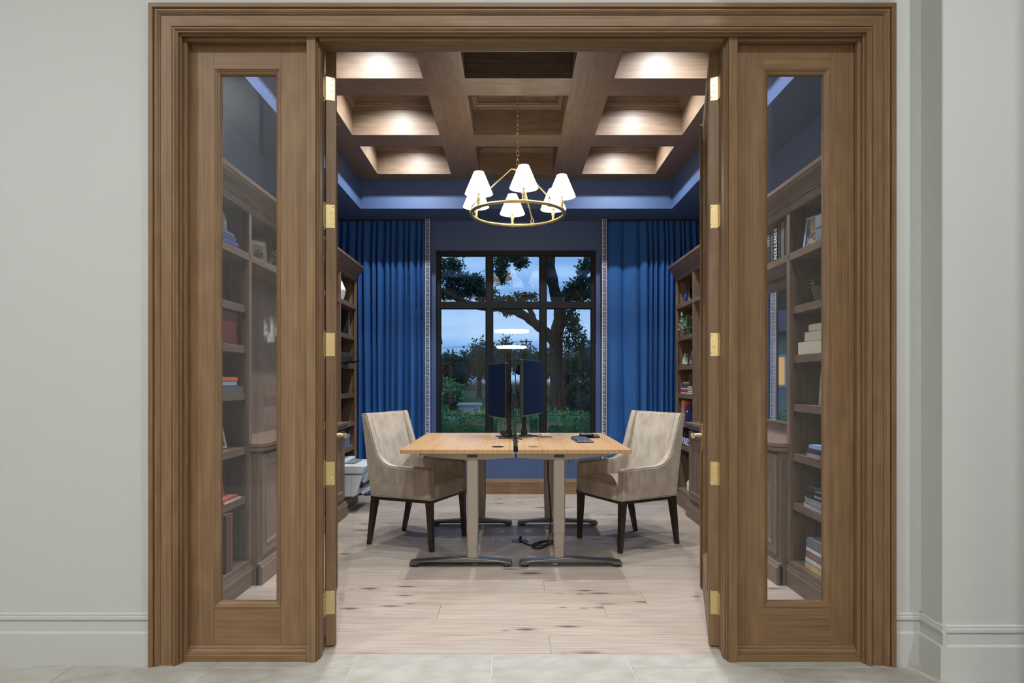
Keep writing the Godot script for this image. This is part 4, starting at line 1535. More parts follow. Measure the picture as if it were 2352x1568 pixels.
func monitors() -> void:
	# [near top corner x, D], [far x, D], bottom, top, pole x, pole D
	for q in [
		[Vector2(-0.092, 4.95), Vector2(-0.241, 5.36), 0.928, 1.362, -0.066, 5.20, "black monitor turned to the printer side chair on a black pole"],
		[Vector2(0.036, 4.84), Vector2(0.213, 5.40), 0.952, 1.386, 0.055, 5.23, "black monitor turned to the mirror side chair on a black pole"]]:
		var a := V(q[0].x, 0, q[0].y)
		var b := V(q[1].x, 0, q[1].y)
		var t := thing("monitor", q[6], "monitor", V(q[4], DESK_H, q[5]), "pair of monitors back to back")
		var o := -t.position
		var u := (b - a).normalized()
		var wd := a.distance_to(b)
		var side := -1.0 if q[4] < 0 else 1.0
		var nrm := u.cross(Vector3.UP).normalized()
		if nrm.x * side < 0:
			nrm = -nrm
		var h: float = q[3] - q[2]
		var cc := (a + b) / 2 + Vector3(0, (q[2] + q[3]) / 2, 0) + o
		var bas := Basis(u, Vector3.UP, u.cross(Vector3.UP))
		var fwd := 1.0 if bas.z.dot(nrm) > 0 else -1.0
		var body := wb()
		body.box(cc - nrm * 0.012, Vector3(wd, h, 0.024), 0.003, bas)
		body.box(cc - nrm * 0.032, Vector3(wd * 0.6, h * 0.6, 0.022), 0.008, bas)
		part(t, "casing", body, mats.black_plastic)
		var sc := wb()
		sc.box(cc + nrm * 0.0006, Vector3(wd - 0.016, h - 0.020, 0.002), 0.0, bas)
		part(t, "screen", sc, mats.screen_glass)
		var ed := wb()
		ed.box(cc + nrm * 0.001 - Vector3(0, h / 2 - 0.004, 0), Vector3(wd, 0.004, 0.004), 0.001, bas)
		ed.box(cc + nrm * 0.001 - u * (wd / 2 - 0.002), Vector3(0.003, h, 0.003), 0.001, bas)
		part(t, "bezel_edge", ed, mats.silver_bezel)
		var po := wb()
		po.cyl(Vector3.ZERO, Vector3(0, 0.672 if side < 0 else 0.668, 0), 0.0165, 0.0165, 18)
		part(t, "pole", po, mats.black_plastic)
		var ba := wb()
		ba.box(Vector3(0.01 * side, 0.006, 0), Vector3(0.10, 0.012, 0.12), 0.003)
		ba.box(Vector3(0, 0.03, 0), Vector3(0.05, 0.05, 0.05), 0.006)
		part(t, "clamp_base", ba, mats.black_plastic)
		var ar := wb()
		var mid := cc - nrm * 0.04
		var kn := Vector3(mid.x * 0.3 - side * 0.02, mid.y, mid.z * 0.5 + 0.10)
		ar.cyl(Vector3(0, mid.y, 0), kn, 0.014, 0.012, 10)
		ar.cyl(kn, mid, 0.012, 0.014, 10)
		ar.cyl(Vector3(0, mid.y - 0.03, 0), Vector3(0, mid.y + 0.03, 0), 0.024, 0.024, 14)
		ar.cyl(kn - Vector3(0, 0.02, 0), kn + Vector3(0, 0.025, 0), 0.018, 0.018, 12)
		part(t, "arm", ar, mats.black_plastic)


func desk_things() -> void:
	var bp: Material = mats.black_plastic
	var y := DESK_H
	# mouse, pad and keyboard on the mirror side desk
	var pad := thing("mouse_pad", "round dark mouse pad with wrist rest on the mirror side desk", "mouse pad", V(0.535, y, 5.12))
	var pm := wb()
	pm.lathe([Vector2(0, 0.004), Vector2(0.105, 0.004), Vector2(0.108, 0.002), Vector2(0.107, 0.0), Vector2(0, 0)], 36)
	part(pad, "mat", pm, mats.screen_glass)
	var wr := wb()
	wr.rbox(Vector3(0.085, 0.010, 0.02), Vector3(0.05, 0.016, 0.12), 0.007, 3)
	part(pad, "wrist_rest", wr, bp)
	var mo := thing("computer_mouse", "black computer mouse on the round pad", "mouse", V(0.545, y + 0.004, 5.10))
	var ms := wb()
	ms.rbox(Vector3(0, 0.019, 0), Vector3(0.115, 0.036, 0.066), 0.017, 4, Basis(), func(p: Vector3) -> Vector3:
		return Vector3(p.x, (p.y + 0.018) * (1.0 - 0.35 * pow(p.x / 0.058, 2.0)) - 0.018, p.z))
	part(mo, "shell", ms, bp)
	var mw := wb()
	mw.cyl(Vector3(-0.03, 0.034, -0.003), Vector3(-0.03, 0.034, 0.003), 0.006, 0.006, 12)
	part(mo, "wheel", mw, mats.grey_plastic)
	var kb := thing("keyboard", "slim dark blue keyboard lying by the mouse pad", "keyboard", V(0.478, y, 4.81))
	var kbas := Basis(Vector3.UP, deg_to_rad(3.0))
	kb.basis = kbas
	var kbd := wb()
	kbd.box(Vector3(0, 0.007, 0), Vector3(0.118, 0.014, 0.34), 0.003)
	part(kb, "base", kbd, mats.bronze)
	var key := bx(Vector3.ZERO, Vector3(0.0165, 0.005, 0.0185), 0.0015).mesh()
	var km := mat("keycap_blue", lin(0.03, 0.045, 0.085), 0.45)
	for i in 5:
		for j in 15:
			var kk := part(kb, "key", key, km)
			kk.position = Vector3(-0.044 + i * 0.0215, 0.016, -0.154 + j * 0.022)
	# phone-like receiver, cables and a small cream box near the poles
	var re := thing("webcam", "black webcam leaning by the monitor poles", "webcam", V(-0.100, y, 5.02))
	var rs := wb()
	rs.rbox(Vector3(0, 0.035, 0), Vector3(0.085, 0.036, 0.05), 0.014, 3, Basis(Vector3(0, 0, 1), deg_to_rad(-32)))
	part(re, "body", rs, bp)
	part(re, "stand", bx(Vector3(0.0, 0.005, 0), Vector3(0.10, 0.010, 0.06), 0.003), bp)
	var ca := thing("desk_cables", "tangle of black cables at the monitor poles", "cable")
	var seeds := [[-0.03, 5.0, 0.22, 5.12], [0.05, 5.1, 0.25, 5.06], [-0.02, 4.95, -0.018, 4.66], [0.02, 5.05, 0.16, 5.2], [-0.06, 5.08, 0.01, 4.85]]
	for s in seeds:
		var path := []
		for k in 15:
			var u := k / 14.0
			path.append(V(lerpf(s[0], s[2], u) + 0.02 * sin(u * 9.0 + s[1]), y + 0.005 + 0.020 * absf(sin(u * 6.0 + s[2] * 20.0)) * (1.0 - u), lerpf(s[1], s[3], u) + 0.02 * cos(u * 7.0)))
		var cb := wb()
		cb.tube(path, 0.0035, 6)
		part(ca, "cable", cb, mats.black_cable)
	var hang := wb()
	hang.tube([V(-0.019, 1.30, 5.0), V(-0.012, 1.15, 4.96), V(-0.012, 1.0, 4.93), V(-0.016, 0.85, 4.9), V(-0.018, 0.74, 4.88)], 0.004, 6)
	part(ca, "cable", hang, mats.black_cable)
	var h2 := wb()
	h2.tube([V(-0.045, 1.10, 5.12), V(-0.030, 0.95, 5.02), V(-0.032, 0.80, 4.9), V(-0.018, 0.77, 4.72), V(-0.018, 0.745, 4.66)], 0.005, 6)
	part(ca, "cable", h2, mats.black_cable)
	var bo := thing("power_adapter", "small cream power adapter on the mirror side desk", "adapter", V(0.215, y, 5.13))
	var bbx := wb()
	bbx.rbox(Vector3(0, 0.014, 0), Vector3(0.085, 0.028, 0.06), 0.006, 2, Basis(Vector3.UP, 0.5))
	part(bo, "case", bbx, mat("cream_plastic", lin(0.62, 0.56, 0.48), 0.4))
	var wc := wb()
	wc.tube([Vector3(0.04, 0.012, 0), Vector3(0.08, 0.006, 0.01), Vector3(0.12, 0.004, -0.01)], 0.002, 6)
	part(bo, "lead", wc, mats.white_plastic)

	# under the desks: floor box, coiled cable, clip
	var fb := thing("floor_outlet", "round dark floor outlet between the desks", "floor outlet", V(0.018, 0.0, 4.92))
	var f1 := wb()
	f1.lathe([Vector2(0, 0.003), Vector2(0.058, 0.003), Vector2(0.064, 0.0015), Vector2(0.065, 0.0), Vector2(0, 0)], 32)
	part(fb, "cover_plate", f1, mats.bronze)
	var f2 := wb()
	f2.cyl(Vector3(0.0, 0.003, 0.005), Vector3(0.005, 0.040, 0.005), 0.012, 0.009, 10)
	part(fb, "plug", f2, mats.black_plastic)
	var cc := thing("power_cable", "black power cable coiled on the floor under the desks", "cable")
	var pth := [V(0.018, 0.035, 4.915), V(0.03, 0.012, 4.87), V(0.07, 0.005, 4.80), V(0.13, 0.005, 4.76), V(0.20, 0.006, 4.78), V(0.27, 0.014, 4.84), V(0.24, 0.010, 4.88), V(0.16, 0.012, 4.80), V(0.11, 0.010, 4.70), V(0.17, 0.012, 4.68), V(0.25, 0.018, 4.78), V(0.26, 0.020, 4.85), V(0.18, 0.018, 4.84), V(0.10, 0.014, 4.73), V(0.14, 0.010, 4.66), V(0.20, 0.012, 4.72), V(0.23, 0.06, 4.80), V(0.25, 0.18, 4.88), V(0.245, 0.34, 4.95), V(0.235, 0.50, 5.0), V(0.24, 0.62, 5.03), V(0.25, 0.71, 5.05)]
	var sm := []
	for k in pth.size() - 1:
		for s in 4:
			sm.append(pth[k].cubic_interpolate(pth[k + 1], pth[maxi(k - 1, 0)], pth[mini(k + 2, pth.size() - 1)], s / 4.0))
	sm.append(pth[-1])
	var cw := wb()
	cw.tube(sm, 0.0055, 8)
	part(cc, "lead", cw, mats.black_cable)
	var cl := thing("carabiner_clip", "green cord with a silver clip hung under the desk", "clip", V(0.385, 0.715, 4.70))
	var c1 := wb()
	c1.tube([Vector3(-0.02, 0, 0), Vector3(-0.022, -0.05, 0), Vector3(-0.012, -0.09, 0), Vector3(0.004, -0.10, 0)], 0.004, 8)
	part(cl, "cord", c1, mat("green_cord", lin(0.10, 0.42, 0.16), 0.6))
	var c2 := wb()
	c2.tube([Vector3(0.015, 0, 0), Vector3(0.02, -0.04, 0), Vector3(0.02, -0.085, 0), Vector3(0.008, -0.10, 0), Vector3(-0.006, -0.085, 0)], 0.0035, 8)
	part(cl, "clip", c2, mats.silver_bezel)


# ---------------------------------------------------------------- chairs
func build_chairs() -> void:
	var labels := ["taupe suede armchair with dark legs on the printer side", "taupe suede armchair with dark legs on the mirror side"]
	var at := [V(-0.751, 0, 4.934), V(0.825, 0, 4.914)]
	var turn := [-22.8, 208.7]
	var src: Node3D
	for k in 2:
		if k == 0:
			src = thing("armchair", labels[0], "chair", at[0], "pair of suede armchairs")
			chair(src)
			src.rotation_degrees.y = turn[0]
			src.scale = Vector3(0.918, 1, 1)
		else:
			var c: Node3D = src.duplicate()
			c.name = numbered("armchair")
			add_child(c)
			c.set_meta("label", labels[1])
			c.position = at[1]
			c.rotation_degrees.y = turn[1]

func smooth_poly(ctrl: Array) -> Array:
	# [x, y, radius] corners -> rounded outline
	var out := []
	var m := ctrl.size()
	for k in m:
		var p := Vector2(ctrl[k][0], ctrl[k][1])
		var a := Vector2(ctrl[(k - 1 + m) % m][0], ctrl[(k - 1 + m) % m][1])
		var b := Vector2(ctrl[(k + 1) % m][0], ctrl[(k + 1) % m][1])
		var r: float = ctrl[k][2]
		if r <= 0.0:
			out.append(p)
			continue
		var p0 := p + (a - p).normalized() * r
		var p1 := p + (b - p).normalized() * r
		var n := 3 if r < 0.03 else 8
		for j in n + 1:
			var u := float(j) / n
			out.append(p0.lerp(p, u).lerp(p.lerp(p1, u), u))
	return out

func chair(t: Node3D) -> void:
	var su: Material = mats.suede
	var side := smooth_poly([[-0.272, 0.372, 0.0], [0.278, 0.372, 0.0], [0.272, 0.592, 0.022], [-0.178, 0.600, 0.13], [-0.312, 0.980, 0.012], [-0.362, 0.974, 0.016]])
	for s in [-1.0, 1.0]:
		var b := wb(1)
		b.slab(side, 0.066, 0.010, Transform3D(Basis(), Vector3(0, 0, s * 0.256)))
		part(t, "side_panel", b, su)
		# welt along the edge of the arm and wing, both faces
		var w := wb()
		for q in [-1.0, 1.0]:
			var path := []
			for k in side.size():
				var p: Vector2 = side[k]
				if k >= 1:
					path.append(Vector3(p.x, p.y, s * 0.256 + q * 0.0255))
			w.tube(path, 0.0038, 6)
		part(t, "piping", w, mats.piping)
	# inner back: padded, leaning, between the wings
	var back := smooth_poly([[-0.272, 0.372, 0.0], [-0.150, 0.372, 0.02], [-0.195, 0.52, 0.05], [-0.318, 0.976, 0.012], [-0.360, 0.970, 0.016]])
	var bk := wb(1)
	bk.slab(back, 0.452, 0.006)
	part(t, "backrest", bk, su)
	var top := wb()
	top.tube([Vector3(-0.360, 0.975, -0.28), Vector3(-0.360, 0.975, 0.28)], 0.0038, 6)
	part(t, "piping", top, mats.piping)
	# seat with a crowned top and a bowed front
	var se := wb(0)
	se.rbox(Vector3(0.070, 0.425, 0), Vector3(0.48, 0.112, 0.446), 0.030, 4, Basis(), func(p: Vector3) -> Vector3:
		var cr := (1.0 - pow(p.z / 0.24, 2.0)) * (1.0 - 0.6 * pow(p.x / 0.25, 2.0))
		return Vector3(p.x + (0.018 * (1.0 - pow(p.z / 0.23, 2.0)) if p.x > 0 else 0.0), p.y + (0.026 * cr if p.y > 0 else 0.0), p.z), 8)
	part(t, "seat", se, su)
	var ft := wb()
	ft.box(Vector3(0.275, 0.385, 0), Vector3(0.05, 0.026, 0.446), 0.006)
	part(t, "seat_border", ft, su)
	var welt := wb()
	welt.tube([Vector3(-0.274, 0.3745, -0.288), Vector3(0.285, 0.3745, -0.288), Vector3(0.303, 0.3745, -0.21), Vector3(0.303, 0.3745, 0.21), Vector3(0.285, 0.3745, 0.288), Vector3(-0.274, 0.3745, 0.288)], 0.0035, 6)
	part(t, "piping", welt, mats.piping)
	# dark rail and tapered, splayed legs
	part(t, "seat_rail", bx(Vector3(0.008, 0.360, 0), Vector3(0.56, 0.026, 0.565), 0.004), mats.espresso)
	for q in [[0.256, 0.256, 0.276, 0.252], [0.256, -0.256, 0.276, -0.252], [-0.246, 0.256, -0.318, 0.240], [-0.246, -0.256, -0.318, -0.240]]:
		var l := wb()
		var h0 := 0.0245
		var h1 := 0.0145
		var top4 := []
		var bot4 := []
		for c in [[-1, -1], [1, -1], [1, 1], [-1, 1]]:
			top4.append(Vector3(q[0] + c[0] * h0, 0.36, q[1] + c[1] * h0))
			bot4.append(Vector3(q[2] + c[0] * h1, 0.0, q[3] + c[1] * h1))
		for k in 4:
			var k2 := (k + 1) % 4
			l.quad(bot4[k], bot4[k2], top4[k2], top4[k], (top4[k] + top4[k2]) / 2 - Vector3(q[0], 0.36, q[1]))
		l.quad(bot4[0], bot4[1], bot4[2], bot4[3], Vector3.DOWN)
		part(t, "leg", l, mats.espresso)


# ---------------------------------------------------------------- chandelier
func build_chandelier() -> void:
	var br: Material = mats.brass
	var c := V(0.0, 0, 4.93)
	var t := thing("chandelier", "brass ring chandelier with six lit white shades on a chain", "chandelier", c)
	var y := 2.497
	var R := 0.356
	var ri := wb()
	ri.ring(Vector3(0, y, 0), R, 0.0125, 72, 12)
	part(t, "ring", ri, br)
	for k in 6:
		var an := deg_to_rad(6.5 + 60.0 * k)
		var p := Vector3(sin(an) * R, y, cos(an) * R)
		var a := Node3D.new()
		a.name = "lamp"
		t.add_child(a, true)
		a.position = p
		var ca := wb()
		ca.lathe([Vector2(0, 0.0), Vector2(0.011, 0.0), Vector2(0.011, 0.045), Vector2(0.0145, 0.046), Vector2(0.0145, 0.070), Vector2(0.011, 0.072), Vector2(0.006, 0.074), Vector2(0.006, 0.088), Vector2(0.009, 0.092), Vector2(0.009, 0.094)], 18)
		part(a, "candle_cup", ca, br)
		var cn := wb()
		cn.lathe([Vector2(0.0085, 0.094), Vector2(0.0085, 0.150), Vector2(0, 0.150)], 14)
		part(a, "candle_sleeve", cn, mats.trim_white)
		var co := wb()
		co.cyl(p.normalized() * 0.0 + Vector3(0, 0, 0) - Vector3(cos(an), 0, -sin(an)) * 0.016, Vector3(cos(an), 0, -sin(an)) * 0.016, 0.0152, 0.0152, 16)
		part(a, "collar", co, br)
		var bu := wb()
		bu.lathe([Vector2(0.005, 0.152), Vector2(0.011, 0.162), Vector2(0.0135, 0.176), Vector2(0.010, 0.194), Vector2(0.004, 0.210), Vector2(0, 0.214)], 14)
		part(a, "bulb", bu, mats.bulb_glow)
		var sh := wb()
		sh.lathe([Vector2(0.104, 0.092), Vector2(0.036, 0.254)], 40)
		part(a, "lamp_shade", sh, mats.shade_linen)
		var rm := wb()
		rm.ring(Vector3(0, 0.0925, 0), 0.104, 0.0014, 40, 6)
		rm.ring(Vector3(0, 0.2535, 0), 0.036, 0.0014, 30, 6)
		part(a, "shade_rim", rm, mats.grey_plastic)
		var l := OmniLight3D.new()
		l.name = "bulb_lamp"
		l.position = Vector3(0, 0.178, 0)
		l.light_energy = SHADE
		l.light_color = Color(1.0, 0.95, 0.87)
		l.light_size = 0.012
		l.omni_range = 12.0
		l.omni_attenuation = 2.0
		l.shadow_enabled = true
		a.add_child(l)
	# hub, three rods with eyelets
	var hub := wb()
	hub.lathe([Vector2(0, 2.815), Vector2(0.014, 2.82), Vector2(0.020, 2.835), Vector2(0.020, 2.85), Vector2(0.012, 2.862), Vector2(0.006, 2.875), Vector2(0, 2.878)], 18)
	part(t, "hub", hub, br)
	for k in 3:
		var an := deg_to_rad(40.0 + 120.0 * k)
		var d := Vector3(sin(an), 0, cos(an))
		var r := wb()
		var foot := d * R + Vector3(0, y + 0.045, 0)
		var head := d * 0.050 + Vector3(0, 2.842, 0)
		r.cyl(foot, head, 0.0052, 0.0052, 10)
		r.cyl(head, Vector3(0, 2.838, 0) + d * 0.012, 0.006, 0.007, 8)
		r.cyl(foot - d * 0.001, foot.lerp(head, 0.06), 0.0085, 0.007, 10)
		part(t, "rod", r, br)
		var e := wb()
		var ep := []
		var tdir := Vector3(cos(an), 0, -sin(an))
		for q in 16:
			var u := TAU * q / 16.0
			ep.append(d * R + Vector3(0, y + 0.030, 0) + Vector3.UP * cos(u) * 0.014 + tdir * sin(u) * 0.012)
		e.tube(ep, 0.003, 6, true)
		e.cyl(d * R - tdir * 0.018 + Vector3(0, y, 0), d * R + tdir * 0.018 + Vector3(0, y, 0), 0.0155, 0.0155, 14)
		part(t, "eyelet", e, br)
	# chain up to the coffer
	var yy := 2.885
	var j := 0
	while yy < 3.575:
		var lk := wb()
		var lp := []
		for q in 18:
			var u := TAU * q / 18.0
			var o := Vector3(cos(u) * 0.0100, 0, 0)
			if j % 2:
				o = Vector3(0, 0, cos(u) * 0.0100)
			var st := 0.011 if sin(u) > 0 else -0.011
			lp.append(Vector3(0, yy + 0.011 + sin(u) * 0.0085 + st, 0) + o)
		lk.tube(lp, 0.0030, 6, true)
		part(t, "chain_link", lk, br)
		yy += 0.0335
		j += 1
	var cp := wb()
	cp.lathe([Vector2(0.0, 3.575), Vector2(0.012, 3.577), Vector2(0.055, 3.59), Vector2(0.062, 3.6), Vector2(0.062, 3.605)], 28)
	part(t, "canopy", cp, br)


# ---------------------------------------------------------------- things on the shelves
func paint(c: Color, rough := 0.55) -> StandardMaterial3D:
	var k := "paint_%s_%d" % [c.to_html(false), int(rough * 100)]
	if not mats.has(k):
		mat(k, c, rough)
	return mats[k]

# a book; lying: thickness up, spine to the room; standing: thickness along the shelf
func book(sx: float, x: float, d: float, y: float, deep: float, thick: float, long: float, c: Color, label: String, group: String, lying := true, turn := 0.0) -> Node3D:
	var t := thing("book", label, "book", V(sx * x, y, d), group)
	t.rotation.y = turn
	var cv := wb()
	var pg := wb()
	var bt := 0.003
	if lying:
		cv.box(Vector3(0, bt / 2, 0), Vector3(deep, bt, long), 0.0008)
		cv.box(Vector3(0, thick - bt / 2, 0), Vector3(deep, bt, long), 0.0008)
		cv.box(Vector3(-sx * (deep / 2 - bt / 2), thick / 2, 0), Vector3(bt, thick, long), 0.0008)
		pg.box(Vector3(0, thick / 2, 0), Vector3(deep - 0.008, thick - 2 * bt, long - 0.008))
	else:
		cv.box(Vector3(0, long / 2, thick / 2 - bt / 2), Vector3(deep, long, bt), 0.0008)
		cv.box(Vector3(0, long / 2, -thick / 2 + bt / 2), Vector3(deep, long, bt), 0.0008)
		cv.box(Vector3(-sx * (deep / 2 - bt / 2), long / 2, 0), Vector3(bt, long, thick), 0.0008)
		pg.box(Vector3(0, long / 2, 0), Vector3(deep - 0.008, long - 0.008, thick - 2 * bt))
	part(t, "cover", cv, paint(c))
	part(t, "pages", pg, paint(Color(0.86, 0.83, 0.76), 0.8))
	return t

# text along the spine of a book that faces the room
func spine_text(t: Node3D, sx: float, s: String, deep: float, y: float, h: float, m: Material, fit: float, lying: bool) -> void:
	# face normal is -sx x; lying text runs along z, standing text runs down
	var nrm := Vector3(-sx, 0, 0)
	var right := Vector3.UP.cross(nrm)
	var up := Vector3.UP
	if not lying:
		up = right
		right = Vector3.DOWN
	var bas := Basis(right, up, right.cross(up))
	letters(t, s, Vector3(-sx * (deep / 2 + 0.0005), y, 0), h, m, fit, bas)

func print_tex(sd: int, a: Color, b: Color, c: Color) -> StandardMaterial3D:
	var q := noise(sd, 0.05, 4)
	var m := mat("print_%d" % sd, Color.WHITE, 0.4)
	return tex(m, image_from(64, 64, func(x: int, y: int) -> Color:
		var v := q.get_noise_2d(x, y) * 1.8 + (y - 32) / 60.0
		return a.lerp(b, clampf(v + 0.5, 0, 1)).lerp(c, clampf(q.get_noise_2d(x * 2.0 + 99, y * 2.0) * 3.0, 0, 1))), 1.0, 1.0)

# picture frame that faces the room from a side shelf, leaning back a little; yaw turns it along the shelf
func picture(sx: float, x: float, d: float, y: float, w: float, h: float, fr: Color, pm: Material, label: String, group: String, lean := 10.0, yaw := 0.0, border := 0.016, mount := 0.0) -> Node3D:
	var t := thing("picture_frame", label, "picture frame", V(sx * x, y + 0.002, d), group)
	# local: x along width, y up, z out of the picture
	var nrm := Vector3(-sx, 0, 0).rotated(Vector3.UP, deg_to_rad(-yaw))
	var bas := Basis(Vector3.UP.cross(nrm), Vector3.UP, nrm)
	t.basis = bas * Basis(Vector3(1, 0, 0), deg_to_rad(-lean))
	var f := paint(fr, 0.4)
	var hw := w / 2
	for q in [[Vector3(0, border / 2, 0), Vector3(w, border, 0.016)], [Vector3(0, h - border / 2, 0), Vector3(w, border, 0.016)], [Vector3(-hw + border / 2, h / 2, 0), Vector3(border, h - 2 * border, 0.016)], [Vector3(hw - border / 2, h / 2, 0), Vector3(border, h - 2 * border, 0.016)]]:
		part(t, "frame_side", bx(q[0], q[1], 0.002), f)
	part(t, "backing", bx(Vector3(0, h / 2, -0.006), Vector3(w - 0.01, h - 0.01, 0.004)), paint(Color(0.9, 0.89, 0.86), 0.8))
	var p := MB.new()
	var a := hw - border - mount
	var y0 := border + mount
	var y1 := h - border - mount
	p.quad_uv(Vector3(-a, y0, -0.003), Vector3(a, y0, -0.003), Vector3(a, y1, -0.003), Vector3(-a, y1, -0.003), Vector3(0, 0, 1), Vector2(0, 1), Vector2(1, 1), Vector2(1, 0), Vector2(0, 0))
	part(t, "picture", p, pm)
	var st := wb()
	st.box(Vector3(0, h * 0.36 + 0.022, -0.03), Vector3(0.03, h * 0.72, 0.004), 0.001, Basis(Vector3(1, 0, 0), deg_to_rad(lean + 12.0)))
	part(t, "easel_back", st, f)
	return t

func plant(nm: String, at: Vector3, r: float, h: float, n: int, leaf_l: float, lc: Color, pot: Array, pc: Color, label: String) -> void:
	var t := thing(nm, label, "plant", at, "")
	var p := wb()
	p.lathe(pot, 24)
	part(t, "pot", p, paint(pc, 0.7))
	var top: float = pot[pot.size() - 2].y
	var lv := MB.new()
	var stems := wb()
	for k in int(n / 14.0):
		var d := Vector3(rng.randfn(), absf(rng.randfn()) * 0.9 + 0.25, rng.randfn()).normalized()
		var tip := Vector3(0, top - 0.01, 0) + d * Vector3(r, h, r) * rng.randf_range(0.75, 1.1)
		stems.cyl(Vector3(0, top - 0.02, 0), tip, 0.0018, 0.001, 5)
		for j in 14:
			var u := lerpf(0.25, 1.05, j / 13.0)
			var c := Vector3(0, top - 0.02, 0).lerp(tip, u)
			var dir := (d * 0.7 + Vector3(rng.randfn(), rng.randfn(), rng.randfn()) * 0.8).normalized()
			var sd := dir.cross(Vector3(rng.randfn(), rng.randfn(), rng.randfn())).normalized()
			var nn := sd.cross(dir)
			var L := leaf_l * rng.randf_range(0.7, 1.2)
			lv.flat3(c, c + dir * L * 0.5 + sd * L * 0.24, c + dir * L, nn)
			lv.flat3(c, c + dir * L, c + dir * L * 0.5 - sd * L * 0.24, nn + sd * 0.3)
	part(t, "stems", stems, paint(Color(0.30, 0.34, 0.22), 0.8))
	part(t, "foliage", lv, paint(lc, 0.7)).set_meta("kind", "stuff")

func build_shelf_things() -> void:
	var yl := SHELF_L_NEAR
	var yr := SHELF_R_NEAR
	# ---- door-side tower, printer side
	var g := "books on the tower by the door, printer side"
	book(-1, 1.73, 3.70, 1.978, 0.17, 0.022, 0.24, Color(0.62, 0.16, 0.17), "red book at the bottom of a stack on the top shelf", g)
	book(-1, 1.725, 3.675, 2.0, 0.16, 0.026, 0.21, Color(0.20, 0.30, 0.58), "blue book on a red book on the top shelf", g)
	book(-1, 1.725, 3.655, 2.026, 0.155, 0.024, 0.19, Color(0.24, 0.25, 0.30), "dark grey book in the top shelf stack", g)
	book(-1, 1.725, 3.645, 2.050, 0.15, 0.018, 0.18, Color(0.28, 0.36, 0.62), "light blue book topping the top shelf stack", g)
	var he := thing("helmet_bookend", "pale grey pointed helmet ornament on a stack of blue books", "ornament", V(-1.725, 2.068, 3.66))
	var hb := wb()
	hb.lathe([Vector2(0.055, 0.0), Vector2(0.06, 0.02), Vector2(0.058, 0.06), Vector2(0.048, 0.10), Vector2(0.030, 0.135), Vector2(0.010, 0.152), Vector2(0, 0.155)], 22)
	part(he, "dome", hb, paint(Color(0.66, 0.68, 0.72), 0.35))
	var hr := wb()
	hr.ring(Vector3(0, 0.008, 0), 0.058, 0.006, 28, 8)
	part(he, "rim", hr, paint(Color(0.40, 0.42, 0.46), 0.35))
	var rb := book(-1, 1.75, 3.60, yl[1], 0.20, 0.34, 0.186, Color(0.42, 0.13, 0.10), "tall dark red boxed book with horse emblem", g, false)
	var em := wb()
	em.rbox(Vector3(0.103, 0.06, 0.09), Vector3(0.003, 0.035, 0.05), 0.001, 2)
	em.rbox(Vector3(0.103, 0.085, 0.075), Vector3(0.003, 0.03, 0.016), 0.001, 2)
	for q in [0.07, 0.085, 0.10, 0.112]:
		em.box(Vector3(0.103, 0.032, q), Vector3(0.003, 0.035, 0.006), 0.001)
	part(rb, "emblem", em, paint(Color(0.12, 0.06, 0.05)))
	book(-1, 1.72, 3.67, yl[2], 0.18, 0.040, 0.28, Color(0.36, 0.38, 0.43), "thick slate grey book lying under two small books", g)
	book(-1, 1.715, 3.645, yl[2] + 0.040, 0.15, 0.026, 0.19, Color(0.62, 0.68, 0.76), "small pale blue patterned book on the slate grey book", g)
	book(-1, 1.715, 3.650, yl[2] + 0.066, 0.15, 0.024, 0.20, Color(0.88, 0.42, 0.26), "small orange book topping the slate grey stack", g)
	picture(-1, 1.72, 3.63, yl[3], 0.20, 0.15, Color(0.80, 0.77, 0.66), print_tex(301, Color(0.70, 0.62, 0.28), Color(0.30, 0.28, 0.12), Color(0.85, 0.80, 0.5)), "small cream framed yellow picture leaning on a shelf", "", 14.0, 14.0)
	book(-1, 1.70, 3.64, yl[4], 0.16, 0.012, 0.22, Color(0.86, 0.85, 0.84), "thin white magazine under the red figurine", g)
	book(-1, 1.70, 3.62, yl[4] + 0.012, 0.15, 0.016, 0.21, Color(0.70, 0.34, 0.26), "thin coral book under the red figurine", g)
	var fg := thing("red_figurine", "small red and violet figurine on a coral book", "ornament", V(-1.70, yl[4] + 0.028, 3.66))
	var f1 := wb()
	f1.lathe([Vector2(0, 0), Vector2(0.020, 0.002), Vector2(0.022, 0.02), Vector2(0.014, 0.036), Vector2(0.018, 0.045), Vector2(0.012, 0.06), Vector2(0, 0.064)], 16)
	part(fg, "body", f1, paint(Color(0.72, 0.25, 0.26), 0.4))
	var f2 := wb()
	f2.lathe([Vector2(0, 0.062), Vector2(0.011, 0.066), Vector2(0.013, 0.075), Vector2(0.008, 0.085), Vector2(0, 0.088)], 14)
	part(fg, "head", f2, paint(Color(0.42, 0.22, 0.40), 0.4))
	for k in 2:
		book(-1, 1.72, 3.575 + 0.042 * k, 0.155, 0.20, 0.040, 0.325, [Color(0.40, 0.22, 0.20), Color(0.45, 0.27, 0.25)][k], ["tall maroon album standing on the bottom shelf", "tall rose brown album standing at the end of the bottom shelf"][k], g, false)
	# ---- upper niche shelf, printer side
	picture(-1, 1.73, 4.30, 1.978, 0.19, 0.21, Color(0.20, 0.23, 0.27), print_tex(302, Color(0.80, 0.80, 0.82), Color(0.35, 0.25, 0.24), Color(0.55, 0.50, 0.50)), "dark blue grey framed photograph beside a potted fir sprig", "", 6.0, 40.0, 0.03, 0.03)
	plant("potted_plant", V(-1.72, 1.978, 4.52), 0.11, 0.17, 620, 0.026, Color(0.62, 0.74, 0.66), [Vector2(0, 0), Vector2(0.026, 0.001), Vector2(0.034, 0.05), Vector2(0.032, 0.05), Vector2(0, 0.045)], Color(0.84, 0.82, 0.78), "frosted fir sprig in a small white pot")
